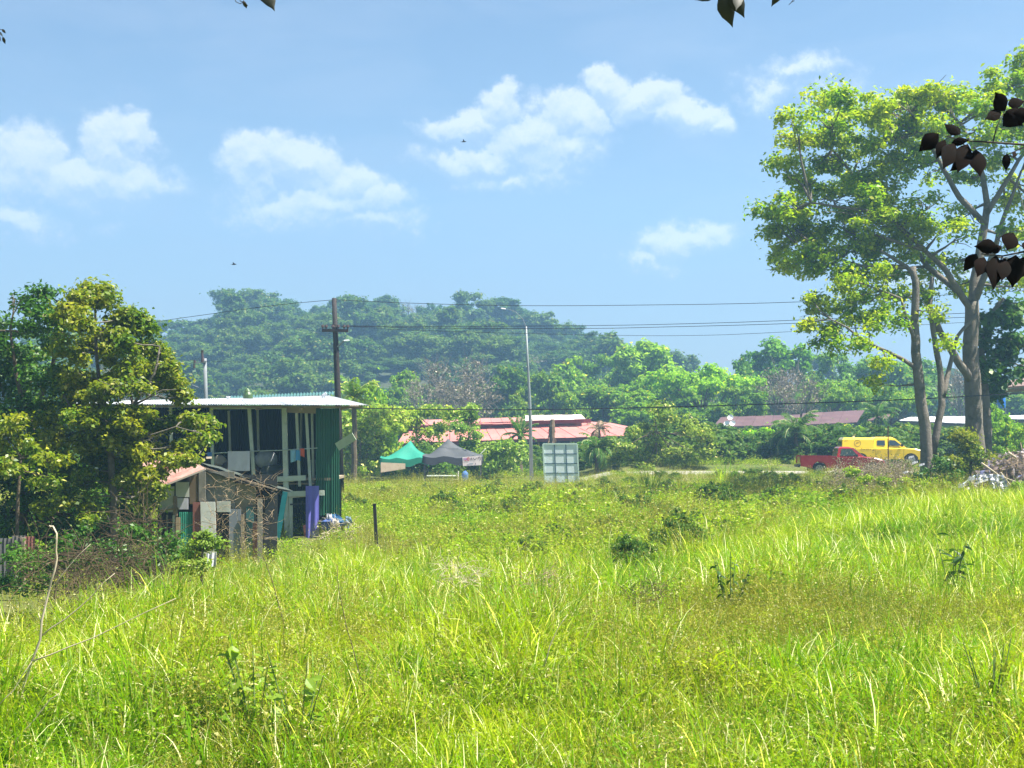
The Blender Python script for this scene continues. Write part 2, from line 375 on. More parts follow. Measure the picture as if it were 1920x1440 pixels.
LEAFD = leafmat('dark_green_leaves', (.035, .11, .010), (.10, .20, .016), (.20, .26, .06), .03, trans=.3, wscale=.4, rough=.42, spec=.2)
LEAFY = leafmat('olive_gold_leaves', (.09, .18, .008), (.34, .33, .014), (.50, .48, .14), .04, trans=.42, wscale=.5, rough=.4, spec=.28)
LEAFV = leafmat('creeper_leaves', (.12, .21, .035), (.28, .34, .07), (.58, .56, .32), .07, trans=.4, wscale=.35, tint=True)
PLANTL = leafmat('plant_leaves', (.24, .40, .03), (.34, .48, .04), None, trans=.45, wscale=3.0, spec=.3)
LEAFX = leafmat('light_lime_leaves', (.16, .26, .04), (.30, .38, .07), None, trans=.45, wscale=.5)
DRYL = leafmat('dry_leaves', (.20, .165, .125), (.30, .26, .20), (.44, .39, .30), .1, trans=.2, wscale=.5, tint=True)
BLADE = leafmat('grass_blades', (.065, .165, .003), (.36, .41, .008), (.70, .66, .34), .045, trans=.42, wscale=.55, rough=.45, tcol=(1.3, 1.3, .3), spec=.12)
BLADEB = leafmat('lush_grass_blades', (.13, .29, .004), (.46, .53, .008), (.80, .78, .42), .05, trans=.46, wscale=.4, rough=.42, tcol=(1.3, 1.35, .3), spec=.12)
STRAW = leafmat('seed_grass_stalks', (.24, .24, .03), (.42, .39, .08), (.72, .66, .36), .08, trans=.35, wscale=.5)
WEED = leafmat('weed_leaves', (.14, .27, .010), (.44, .50, .02), (.6, .58, .24), .05, trans=.4, wscale=.4)

def tree_mesh(seed, kind):
    """trunk and crown meshes about the foot of the tree; crown radius ~ 4, height ~ 9"""
    rr = random.Random(seed); rg = np.random.default_rng(seed); tr = MB(); bl = []
    H = rr.uniform(8, 9.5)
    if kind == 'round':
        for i in range(rr.randint(9, 13)):
            a = rr.uniform(0, 6.28); q = rr.random() ** .5 * 3.0; z = H * rr.uniform(.45, .88) * (1 - .05 * q)
            r = rr.uniform(1.1, 1.9); bl.append(((q * math.cos(a), q * math.sin(a), z), (r * 1.15, r * 1.15, r * .8), 1))
        bl.append(((0, 0, H * .86), (1.8, 1.8, 1.1), 1))
    elif kind == 'flat':
        for i in range(rr.randint(12, 16)):
            a = rr.uniform(0, 6.28); q = rr.random() ** .5 * 4.6; z = H * rr.uniform(.62, .86) - q * .13
            r = rr.uniform(1.0, 1.8); bl.append(((q * math.cos(a), q * math.sin(a), z), (r * 1.5, r * 1.5, r * .38), 1))
    elif kind == 'tall':
        for i in range(14):
            z = H * (.22 + .78 * i / 13); q = 1.5 * math.sin(math.pi * min(1, (z / H) * .9 + .08)) + .2; a = rr.uniform(0, 6.28); r = rr.uniform(.8, 1.4)
            bl.append(((q * math.cos(a), q * math.sin(a), z * .96), (r, r, r * .9), 1))
    elif kind == 'bush':
        for i in range(11):
            a = rr.uniform(0, 6.28); q = rr.random() ** .5 * 3.4; r = rr.uniform(1.2, 2.0); z = rr.uniform(.3, 1) * (4.6 - q * .7)
            bl.append(((q * math.cos(a), q * math.sin(a), z), (r * 1.1, r * 1.1, r * .9), 1))
        H = 4
    elif kind == 'bare':
        for i in range(14):
            a = rr.uniform(0, 6.28); q = rr.random() ** .5 * 3.2; z = H * rr.uniform(.5, .92) - q * .1
            bl.append(((q * math.cos(a), q * math.sin(a), z), (1.2, 1.2, .9), 1))
    th = H * .45
    pts = [Vector((rr.uniform(-.1, .1) * k, rr.uniform(-.1, .1) * k, th * k / 3)) for k in range(4)]
    tr.tube(pts, [.34, .26, .22, .18], 7)
    for (c, r3, k) in bl:
        c = Vector(c); s0 = pts[rr.randint(1, 3)]; mid = s0.lerp(c, .5) + Vector((0, 0, -.1 + .25 * rr.random())); tr.tube([s0, mid, c], [.12, .07, .02], 4, cap=False)
        if kind == 'bare':
            for q in range(16):
                e = c + Vector((rr.gauss(0, .9), rr.gauss(0, .9), rr.gauss(.3, .7))); tr.tube([mid.lerp(c, rr.uniform(.3, 1)), e], [.035, .012], 3, cap=False)
                tr.tube([e.lerp(c, .4), e + Vector((rr.gauss(0, .4), rr.gauss(0, .4), rr.gauss(.2, .4)))], [.02, .008], 3, cap=False)
    sb = subblobs(bl, rr, .5, (.42, .8)); 
    if kind == 'bare': V, Fc = blob_leaves(sb, 12, .3, rg)
    else:
        per = max(14, int(13000 / len(sb))); V, Fc = blob_leaves(sb, per, .42 if kind != 'flat' else .36, rg, shell=.5)
    tm = bpy.data.meshes.new('trunk'); tm.from_pydata([tuple(v) for v in tr.v], [], tr.f); tm.update(); tm.materials.append(BARKD if kind != 'bare' else BARK)
    cm = np_mesh('crown', V, Fc, DRYL if kind == 'bare' else LEAFT)
    top = float(np.percentile(V[:, 2], 99.5)); half = float(np.percentile(np.abs(V[:, 0]), 98))
    return tm, cm, top, half
TREES = {k: [tree_mesh(s, k) for s in seeds] for k, seeds in dict(round=(1, 2, 3, 4), flat=(11, 12, 13), tall=(21, 22), bush=(31, 32, 33), bare=(41, 42)).items()}

def far_tree(kind, var, px, top_py, wid_px, Y, label, group, tint, cat='tree', base=None, name=None):
    """an individual tree: trunk and crown share their meshes with its look-alikes"""
    tm, cm, top, half = TREES[kind][var % len(TREES[kind])]
    X = (px - HX) / F * Y; b = base if base is not None else gzp(X, Y)
    ztop = EYE + (HY - top_py) / F * Y; sz = (ztop - b) / top; sx = wid_px / F * Y / 2 / half
    t = thing(name or {'bush': 'bush', 'bare': 'dry_tree'}.get(kind, 'tree'), (X, Y, b), label, cat, group)
    t.rotation_euler.z = R.uniform(0, 6.28); t.scale = (sx, sx, sz)
    o = link('trunk', tm, t); c = link('crown', cm, t); c.color = tuple(tint) + (1,)
    return t

def limb_pts(pts, rr, wob=.05, sub=3):
    out = []
    for i in range(len(pts) - 1):
        a, b = Vector(pts[i]), Vector(pts[i + 1])
        for k in range(sub):
            p = a.lerp(b, k / sub)
            if out: p = p + Vector((rr.uniform(-wob, wob), rr.uniform(-wob, wob), rr.uniform(-wob, wob)))
            out.append(p)
    out.append(Vector(pts[-1])); return out
def photo_tree(name, Y, limbs, blobs, label, leafm, bark, per, size, clump=(.45, .85), seed=1, depth=3.0, dens=1.0, cat='tree', extra=None, base=None, tw=.06, up=.7, shell=.45, maxn=None, asp=.55):
    """tree traced in the photo at its own distance: limbs = [(points (px,py,dy), r0, r1)], blobs = (px, py, rpx, rpy, depth centre, k)"""
    rr = random.Random(seed); rg = np.random.default_rng(seed)
    fx, fy = limbs[0][0][0][:2]; bx = (fx - HX) / F * Y; bz = gzp(bx, Y) if base is None else base
    root = thing(name, (bx, Y, bz), label, cat)
    mt = MB(); skel = []
    for li, (pp, r0, r1) in enumerate(limbs):
        pts = [P(p[0], p[1], Y + (p[2] if len(p) > 2 else 0)) for p in pp]
        if li == 0: pts[0].z = bz - .2
        L = limb_pts(pts, rr, r0 * .12); n = len(L); rad = [r0 + (r1 - r0) * k / (n - 1) for k in range(n)]
        if li == 0: rad[0] *= 1.35; rad[1] *= 1.1
        mt.tube(L, rad, 10 if r0 > .2 else 7); skel += [(p, rad[i]) for i, p in enumerate(L) if i > n * .3 or li > 0]
    B = []
    for b in blobs:
        px, py, rx, ry = b[:4]; dy = b[4] if len(b) > 4 and b[4] is not None else rr.uniform(-.6, .6) * depth; k = b[5] if len(b) > 5 else 1
        c = P(px, py, Y + dy); s = Y / F; B.append((tuple(c), (rx * s, min(depth * .75, max(rx, ry) * s * 1.0), ry * s), k))
    for (c, r3, k) in B:
        c = Vector(c)
        for q in range(2 if r3[0] > 1 else 1):
            e = c + Vector((rr.gauss(0, .4) * r3[0], rr.gauss(0, .4) * r3[1], rr.gauss(0, .3) * r3[2]))
            s0, rd = min(skel, key=lambda sk: (sk[0] - e).length + (2 if sk[0].z > e.z + .6 else 0))
            mid = s0.lerp(e, .5) + Vector((rr.gauss(0, .2), rr.gauss(0, .2), rr.gauss(-.05, .15))) * min(1, (e - s0).length * .3)
            mt.tube([s0, s0.lerp(mid, .5) + Vector((0, 0, .02)), mid, mid.lerp(e, .5), e], [min(rd * .7, tw * 1.6), tw * 1.1, tw * .8, tw * .5, tw * .2], 5, cap=False)
            for z in range(5):
                g = e + Vector((rr.gauss(0, .55) * r3[0], rr.gauss(0, .55) * r3[1], rr.gauss(0, .5) * r3[2])); mt.tube([mid.lerp(e, rr.random()), g.lerp(e, .5) + Vector((0, 0, rr.uniform(-.1, .15))), g], [tw * .45, tw * .3, tw * .12], 4, cap=False)
    mt.build('trunk', bark, root, smooth=True)
    sb = subblobs(B, rr, dens, clump); per = per * 1.7
    if maxn: maxn = maxn * 1.5
    if maxn and len(sb) * per > maxn: per = maxn / len(sb)
    V, Fc = blob_leaves(sb, per, size, rg, up=up, shell=shell, asp=asp)
    V = V - np.array(root.location[:]); link('crown', np_mesh('crown', V, Fc, leafm), root)
    return root

def palm(px, crown_py, foot_py, Y, rpx, label, tint, seed, nf=22, group=None, lean=0, droop=1.0, dead=0, base=None):
    rr = random.Random(seed); X = (px - HX) / F * Y; b = gzp(X, Y) if base is None else base; root = thing('palm_tree', (X, Y, b), label, 'palm tree', group)
    top = P(px + lean, crown_py, Y); t = MB(); t.tube(limb_pts([(X, Y, b - .1), Vector((X, Y, b)).lerp(top, .5), top], rr, .04), [.22, .18, .17, .16, .15, .15, .14], 8); t.build('trunk', BARKD, root)
    L = rpx * Y / F; vs = []; fs = []
    lm = leafmat('palm_fronds', (.06, .13, .03), (.15, .22, .05), (.4, .38, .18), .05, trans=.4, tint=True, wscale=.6)
    fr_st = MB()
    Vs, Fs, off = [], [], 0
    for i in range(nf):
        a = i * 2.399 + rr.uniform(-.2, .2); e0 = rr.uniform(-.1, 1.35) if i % 3 else rr.uniform(.9, 1.45); dv = Vector((math.cos(a), math.sin(a), 0)); p = top.copy(); pts = [p.copy()]; LL = L * rr.uniform(.8, 1.1); e = e0
        for k in range(10):
            e -= (.10 + .05 * k / 2) * droop * (1.1 - .3 * e0); p = p + (dv * math.cos(e) + Vector((0, 0, math.sin(e)))) * LL / 10; pts.append(p.copy())
        fr_st.tube(pts, [.03] * 6 + [.015] * 5, 3, cap=False)
        side = dv.cross(Vector((0, 0, 1)))
        for k in range(1, 11):
            for q in (0, .33, .66):
                if k == 10 and q: continue
                c0 = pts[k].lerp(pts[min(k + 1, 10)], q); dirn = (pts[min(k + 1, 10)] - pts[k - 1]).normalized(); ll = LL * .26 * math.sin(math.pi * min(1, (k + q) / 11 * .82 + .16)) * rr.uniform(.8, 1.1)
                for s_ in (-1, 1):
                    tip = c0 + side * s_ * ll * .75 + dirn * ll * .45 + Vector((0, 0, -ll * rr.uniform(.25, .7))); wd = dirn * .035 * (1 + L * .12)
                    m_ = c0.lerp(tip, .5) + Vector((0, 0, ll * .08))
                    Vs += [c0 - wd * .6, m_ - wd, tip, m_ + wd]; Fs.append((off, off + 1, off + 2, off + 3)); off += 4
    fr_st.build('frond_stem', BARKD if dead else mat('frond_rib', (.25, .28, .08), .6), root, kind=None)
    V = np.array([tuple(v) for v in Vs]) - np.array(root.location[:]); o = link('crown', np_mesh('crown', V, np.array(Fs), DRYL if dead else lm), root); o.color = tuple(tint) + (1,)
    return root
def brush(name, label, px0, py0, px1, py1, Y, n, seed, depth=1.5, m=TWIG, r=.012, cat='dead bush', leaf=0, ln=(.5, 1.4)):
    """tangle of thin bent stems filling a box seen from px0,py0 to px1,py1"""
    rr = random.Random(seed); a = P(px0, py1, Y); b = P(px1, py0, Y); X = (a.x + b.x) / 2; root = thing(name, (X, Y, gzp(X, Y)), label, cat); t = MB(); C = []
    for i in range(n):
        hx = rr.uniform(a.x, b.x); z = a.z + (b.z - a.z) * rr.random() ** 1.2; q = Vector((hx, Y + rr.uniform(-.5, .5) * depth, z)); L = rr.uniform(*ln); d = Vector((rr.gauss(0, 1), rr.gauss(0, .7), rr.gauss(.5, .7))).normalized(); pts = [q]
        for k in range(5):
            d = (d + Vector((rr.gauss(0, .35), rr.gauss(0, .35), rr.gauss(-.08, .3)))).normalized(); pts.append(pts[-1] + d * L / 5)
        t.tube(pts, [r * rr.uniform(.6, 1.3)] + [r * .8] * 3 + [r * .6, r * .3], 3, cap=False); C += pts[2:]
    t.build('stem', m, root)
    if leaf:
        C = np.array([tuple(c) for c in C]); C = np.repeat(C, leaf, 0) + rng.normal(size=(len(C) * leaf, 3)) * .12; V, Fc = leaves_np(C, rng.normal(size=C.shape), .07, .035); link('foliage', np_mesh('foliage', V - np.array(root.location[:]), Fc, DRYL), root)
    return root

# ------------------------------------------------------------------ grass and weeds: scattered clumps (stuff)
def tuft(seed, n, L, Wd, spread, lean, mats, curl=1.0, mixd=.06, seg=5, stalk=0, seeds=0):
    """a clump of arching blades as one mesh"""
    rg = np.random.default_rng(seed); Vs, Fs, mi, off = [], [], [], 0
    for i in range(n):
        a = rg.uniform(0, 6.283); r0 = spread * rg.uniform(0, 1) ** .6; base = np.array([math.cos(a) * r0, math.sin(a) * r0, -.03]); a2 = a + rg.normal() * .7; d = np.array([math.cos(a2), math.sin(a2), 0.]); sd_ = np.array([-d[1], d[0], 0])
        ln = L * rg.uniform(.55, 1.15); wd = Wd * rg.uniform(.6, 1.25); e = math.pi / 2 - abs(rg.normal()) * lean; bend = curl * rg.uniform(.1, .55); tw = rg.normal() * .5; p = base.copy(); kink = rg.integers(2, seg) if rg.uniform() < .22 else 99
        ms = 1 if rg.uniform() < mixd else 0
        for k in range(seg + 1):
            q = k / seg; ww = wd * (1 - q ** 2.2) * (.75 + .25 * min(1, q * 4)) + .0006; s2 = sd_ * math.cos(tw * q) + np.array([0, 0, 1]) * math.sin(tw * q) * .6
            Vs += [p - s2 * ww / 2, p + s2 * ww / 2]
            p = p + (d * math.cos(e) + np.array([0, 0, math.sin(e)])) * ln / seg; e -= bend * (.35 + q) * (1.0 if k < kink else 3.0)
        for k in range(seg): Fs.append((off + 2 * k, off + 2 * k + 1, off + 2 * k + 3, off + 2 * k + 2)); mi.append(ms)
        off += 2 * (seg + 1)
    for i in range(stalk):
        a = rg.uniform(0, 6.283); d = np.array([math.cos(a), math.sin(a), 0.]) * rg.uniform(.05, .5); ln = L * rg.uniform(.9, 1.5); p0 = np.array([math.cos(a), math.sin(a), 0]) * spread * rg.uniform(0, 1); top = p0 + d * ln * .6 + np.array([0, 0, ln]); s2 = np.array([-math.sin(a), math.cos(a), 0]) * .0022
        Vs += [p0 - s2, p0 + s2, top + s2 * .5, top - s2 * .5]; Fs.append((off, off + 1, off + 2, off + 3)); mi.append(1); off += 4
        for j in range(seeds):
            c = p0 + (top - p0) * rg.uniform(.55, 1.02) + rg.normal(size=3) * .025; u = rg.normal(size=3); u /= np.linalg.norm(u); v = np.cross(u, rg.normal(size=3)); v /= np.linalg.norm(v); l_ = rg.uniform(.008, .022)
            Vs += [c - u * l_, c + v * l_ * .4, c + u * l_, c - v * l_ * .4]; Fs.append((off, off + 1, off + 2, off + 3)); mi.append(1); off += 4
    return np_mesh('tuft', np.array(Vs), np.array(Fs), mats, mi)
def weed_mesh(seed, n, rad, h, size, mats, asp=.6, stems=8):
    rg = np.random.default_rng(seed); C = np.stack([rg.normal(size=n) * rad * .5, rg.normal(size=n) * rad * .5, rg.uniform(0, 1, n) ** .7 * h], 1); nr = rg.normal(size=(n, 3)) * .5 + np.array([0, 0, .8]); s = size * rg.uniform(.5, 1.4, n)
    V, Fc = leaves_np(C, nr, s, s * asp, rg=rg); mi = [0] * n; Vs = [V]; Fs = [Fc]; off = len(V)
    for i in range(stems):
        c = np.array([rg.normal() * rad * .2, rg.normal() * rad * .2, -.03]); e = C[rg.integers(0, n)] * np.array([1.1, 1.1, 1.25]); s2 = np.array([.004, 0, 0]); Vs.append(np.array([c - s2, c + s2, e + s2 * .4, e - s2 * .4])); Fs.append(np.array([[off, off + 1, off + 2, off + 3]])); off += 4; mi.append(1)
    return np_mesh('weed', np.concatenate(Vs), np.concatenate(Fs), mats, mi)
def scatter(name, label, pts, rot, scl, idx, sources, tint=None):
    """one object of kind stuff: geometry nodes place the source clumps at the given points"""
    col = bpy.data.collections.new(name + '_sources')
    for i, me in enumerate(sources):
        so_ = bpy.data.objects.new('source_%s_%02d' % (name, i), me); col.objects.link(so_)
        if tint is not None: so_.color = tuple(tint[i]) + (1,)
    me = bpy.data.meshes.new(name); me.vertices.add(len(pts)); me.vertices.foreach_set('co', np.asarray(pts, np.float32).ravel())
    for nm, ty, dat in (('rot', 'FLOAT_VECTOR', rot), ('scl', 'FLOAT_VECTOR', scl), ('idx', 'INT', idx)):
        at = me.attributes.new(nm, ty, 'POINT'); at.data.foreach_set('value' if ty == 'INT' else 'vector', np.ascontiguousarray(dat, np.int32 if ty == 'INT' else np.float32).ravel())
    o = link(name, me); props(o, label, kind='stuff')
    ng = bpy.data.node_groups.new(name, 'GeometryNodeTree'); ng.interface.new_socket('Geometry', in_out='INPUT', socket_type='NodeSocketGeometry'); ng.interface.new_socket('Geometry', in_out='OUTPUT', socket_type='NodeSocketGeometry')
    gi = ng.nodes.new('NodeGroupInput'); go = ng.nodes.new('NodeGroupOutput'); ci = ng.nodes.new('GeometryNodeCollectionInfo'); ci.inputs['Collection'].default_value = col; ci.inputs['Separate Children'].default_value = True; ci.inputs['Reset Children'].default_value = True
    ip = ng.nodes.new('GeometryNodeInstanceOnPoints'); ip.inputs['Pick Instance'].default_value = True
    def na(n_, ty):
        x = ng.nodes.new('GeometryNodeInputNamedAttribute'); x.data_type = ty; x.inputs['Name'].default_value = n_; return x.outputs['Attribute']
    e2 = ng.nodes.new('FunctionNodeEulerToRotation'); L_ = ng.links.new
    L_(na('rot', 'FLOAT_VECTOR'), e2.inputs[0]); L_(gi.outputs[0], ip.inputs['Points']); L_(ci.outputs[0], ip.inputs['Instance']); L_(na('idx', 'INT'), ip.inputs['Instance Index']); L_(e2.outputs[0], ip.inputs['Rotation']); L_(na('scl', 'FLOAT_VECTOR'), ip.inputs['Scale']); L_(ip.outputs[0], go.inputs[0])
    md = o.modifiers.new('scatter', 'NODES'); md.node_group = ng
    return o
def field_points(y0, y1, dens, margin=4.0, umax=.42):
    """random points over the wedge of ground in front of the camera, evenly per square metre (dens may fall with distance)"""
    n = int(dens * ((y1 ** 2 - y0 ** 2) * umax + 2 * margin * (y1 - y0))); Y = np.sqrt(rng.uniform(y0 ** 2, y1 ** 2, n * 2)); X = rng.uniform(-1, 1, n * 2) * (Y.max() * umax + margin); k = np.abs(X) < Y * umax + margin; X, Y = X[k][:n], Y[k][:n]
    return X, Y

# ------------------------------------------------------------------ grass
lush = [tuft(100 + i, 32, .82, .017, .16, .48, [BLADEB, STRAW], mixd=.05, curl=1.25) for i in range(6)]
fine = [tuft(200 + i, 28, .66, .013, .17, .6, [BLADE, STRAW], mixd=.13, seg=5, stalk=3, seeds=5) for i in range(6)]
seedy = [tuft(300 + i, 20, .52, .008, .18, .55, [BLADE, STRAW], mixd=.35, seg=4, stalk=9, seeds=10) for i in range(5)]
dryt = [tuft(400 + i, 12, .85, .010, .15, .8, [STRAW, STRAW], mixd=.5, seg=5, curl=1.5) for i in range(3)]
wide = [tuft(500 + i, 14, .95, .028, .14, .45, [BLADEB, STRAW], mixd=.1, seg=7, curl=1.2) for i in range(4)]
weedn = [weed_mesh(600 + i, 90, .3, .42, .055, [WEED, STRAW]) for i in range(4)]
weedm = [weed_mesh(620 + i, 210, .45, .45, .062, [WEED, STRAW]) for i in range(4)]
SRC = lush + fine + seedy + dryt + wide + weedn + weedm
O_L, O_F, O_S, O_D, O_W, O_N, O_M = 0, 6, 12, 17, 20, 24, 28
def edge2(u): return np.interp(u, [-.38, -.28, -.22, -.12, -.04, .1, .18, .24, .30, .38], [16, 20, 31, 34, 29, 27, 30, 36, 40, 42])      # how far the tall grass reaches
def choose(X, Y, near):
    """which kind of clump grows at each point: drifts of lush grass, olive seed grass, weeds and dry straw"""
    u = X / Y; E = edge2(u); n1 = fbm(X * .22, Y * .22, 51); n2 = fbm(X * .33, Y * .33, 77); r = rng.uniform(0, 1, len(X))
    lushness = np.clip((n1 - .40) * 3.2, 0, 1)
    lushness = np.maximum(lushness, .95 * np.exp(-((Y - E + 4.5) / 6) ** 2) * (u < .12))            # bright band on the brow of the slope
    lushness = np.maximum(lushness, .92 * (u > .15) * (Y > 20) * (Y < E))
    lushness = np.maximum(lushness, .75 * np.exp(-((u + .05) / .12) ** 2) * (Y < 17))
    olive = np.clip((n2 - .47) * 4, 0, 1); olive = np.maximum(olive, .7 * (u > .18) * (Y < 17)); olive = np.maximum(olive, .65 * (u < -.2) * (Y < 13.5))
    idx = np.full(len(X), O_F); idx = idx + rng.integers(0, 6, len(X))
    k = r < lushness * .85; idx[k] = rng.integers(0, 6, k.sum())
    k2 = (~k) & (rng.uniform(0, 1, len(X)) < olive * .7); idx[k2] = O_S + rng.integers(0, 5, k2.sum())
    k3 = rng.uniform(0, 1, len(X)) < .035 + .10 * (fbm(X * .4, Y * .4, 123) > .56); idx[k3] = O_D + rng.integers(0, 3, k3.sum())
    k4 = rng.uniform(0, 1, len(X)) < .05 * (fbm(X * .5, Y * .5, 88) > .52) + .10 * (Y < 15); idx[k4] = O_W + rng.integers(0, 4, k4.sum())
    k5 = rng.uniform(0, 1, len(X)) < .13 + .16 * (olive > .3); idx[k5] = O_N + rng.integers(0, 4, k5.sum())
    return idx
def place(X, Y, idx, s0, s1, dz=0):
    n = len(X); Z = gz(X, Y) + dz; wind = rng.normal(size=n) * .12 + .08
    rot = np.stack([rng.normal(size=n) * .12, wind, rng.uniform(0, 6.283, n)], 1); s = rng.uniform(s0, s1, n) * (.45 + 1.1 * fbm(X * .55, Y * .55, 61)); scl = np.stack([s, s, s * rng.uniform(.8, 1.15, n)], 1)
    return np.stack([X, Y, Z], 1), rot, scl
X, Y = field_points(6.0, 20, 46, 3.0); k = (X / Y > -.5) ; X, Y = X[k], Y[k]
i1 = choose(X, Y, True); a1 = place(X, Y, i1, .7, 1.1)
X2, Y2 = field_points(20, 46, 17, 4.0); E2 = edge2(X2 / Y2); k = Y2 < E2 + 2 + rng.uniform(-1, 1, len(X2)); X2, Y2 = X2[k], Y2[k]
i2 = choose(X2, Y2, True); a2 = place(X2, Y2, i2, .8, 1.15)
pts, rot, scl = [np.concatenate([p, q]) for p, q in zip(a1, a2)]
scatter('tall_grass', 'tall yellow-green grass with seed heads covering the field up to its brow', pts, rot, scl, np.concatenate([i1, i2]), SRC)
# the lower, weedy part of the field beyond the brow, up to the road
X, Y = field_points(17, 79.0, 4.6, 5.0); E = edge(X / Y); k = (Y > E + .5) & ~((np.abs(X - P(560, 0, 45).x) < 1.6) & (Y > 41) & (Y < 44.8)); X, Y = X[k], Y[k]; n = len(X); n1 = fbm(X * .12, Y * .25, 91); r = rng.uniform(0, 1, n)
idx = O_M + rng.integers(0, 4, n); k = r < .40; idx[k] = O_F + rng.integers(0, 6, k.sum()); k = (n1 > .5) & (r < .75); idx[k] = O_S + rng.integers(0, 5, k.sum()); k = (r > .94); idx[k] = O_D + rng.integers(0, 3, k.sum())
k = (Y > 68) & (rng.uniform(0, 1, n) < .55); idx[k] = O_S + rng.integers(0, 5, k.sum()); k = (Y > 66) & (rng.uniform(0, 1, n) < .35); idx[k] = O_D + rng.integers(0, 3, k.sum())
pts, rot, scl = place(X, Y, idx, 1.0, 1.7); scl *= (1 - .30 * (1 - sstep(-.12, -.02, X / Y)) * (1 - sstep(48, 58, Y)))[:, None]; scl *= (1 - .36 * sstep(54, 72, Y) * sstep(.0, .09, X / Y) - .15 * sstep(60, 75, Y))[:, None]; k = (Y < 32) & (idx >= O_M); idx[k] = O_N + (idx[k] - O_M)
scatter('field_weeds', 'low mixed weeds and rough grass between the brow and the road', pts, rot, scl, idx, SRC)
X, Y = field_points(20, 77, .13, 4.0); E = edge(X / Y); k = (Y > E - 1) & ~((Y < 47) & (X / Y < -.11)); X, Y = X[k], Y[k]; n = len(X); s = rng.uniform(.07, .15, n) * (.7 + .8 * fbm(X * .2, Y * .2, 19)) * (1 - .35 * sstep(60, 74, Y))
scatter('weed_clumps', 'low leafy weed clumps dotted over the far part of the field', np.stack([X, Y, gz(X, Y) - .05], 1), np.stack([np.zeros(n), np.zeros(n), rng.uniform(0, 6.28, n)], 1), np.stack([s * 1.2, s * 1.2, s * rng.uniform(.9, 1.5, n)], 1), rng.integers(0, 6, n), [TREES['bush'][i % 3][1] for i in range(6)], [(2.6, 2.6, .6), (1.8, 2.1, .6), (3.2, 2.9, .8), (1.2, 1.5, .5), (2.2, 2.4, .6), (2.8, 2.4, 1.2)])
# verge beyond the road
X, Y = field_points(86.5, 118, 1.6, 6.0); n = len(X); idx = O_M + rng.integers(0, 4, n); k = rng.uniform(0, 1, n) < .4; idx[k] = O_F + rng.integers(0, 6, k.sum()); pts, rot, scl = place(X, Y, idx, .7, 1.2)
scatter('verge_grass', 'rough green growth on the verge beyond the road', pts, rot, scl, idx, SRC)

# ------------------------------------------------------------------ hill forest
src = [TREES['round'][i][1] for i in range(4)] * 2 + [TREES['tall'][i % 2][1] for i in range(2)] + [TREES['bush'][i][1] for i in range(2)] + [TREES['flat'][i][1] for i in range(3)] + [TREES['bare'][0][1]]
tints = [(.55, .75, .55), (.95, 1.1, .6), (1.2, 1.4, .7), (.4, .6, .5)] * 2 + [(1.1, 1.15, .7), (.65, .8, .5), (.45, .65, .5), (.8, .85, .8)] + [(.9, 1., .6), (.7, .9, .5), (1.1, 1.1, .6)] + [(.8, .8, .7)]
gx, gy = np.meshgrid(np.arange(-150, 150, 7.6), np.arange(216, 372, 8.2), indexing='ij'); X = (gx + rng.uniform(-2.4, 2.4, gx.shape)).ravel(); Y = (gy + rng.uniform(-2.8, 2.8, gy.shape)).ravel(); n = len(X)
s = rng.uniform(.55, 1.0, n) + .95 * rng.uniform(0, 1, n) ** 3; idx = rng.integers(0, len(src), n); k = (idx == len(src) - 1) & (rng.uniform(0, 1, n) < .4); idx[k] = 3
pts = np.stack([X, Y, hz(X, Y) - 1.5 - 1.5 * (Y > 340)], 1); rot = np.stack([np.zeros(n), np.zeros(n), rng.uniform(0, 6.28, n)], 1); scl = np.stack([s * 1.1, s * rng.uniform(.9, 1.4, n), s * rng.uniform(.7, 1.15, n)], 1)
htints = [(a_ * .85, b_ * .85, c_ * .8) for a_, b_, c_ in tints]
scatter('hill_forest', 'dense hazy blue-green forest covering the far hillside', pts, rot, scl, idx, src, htints)
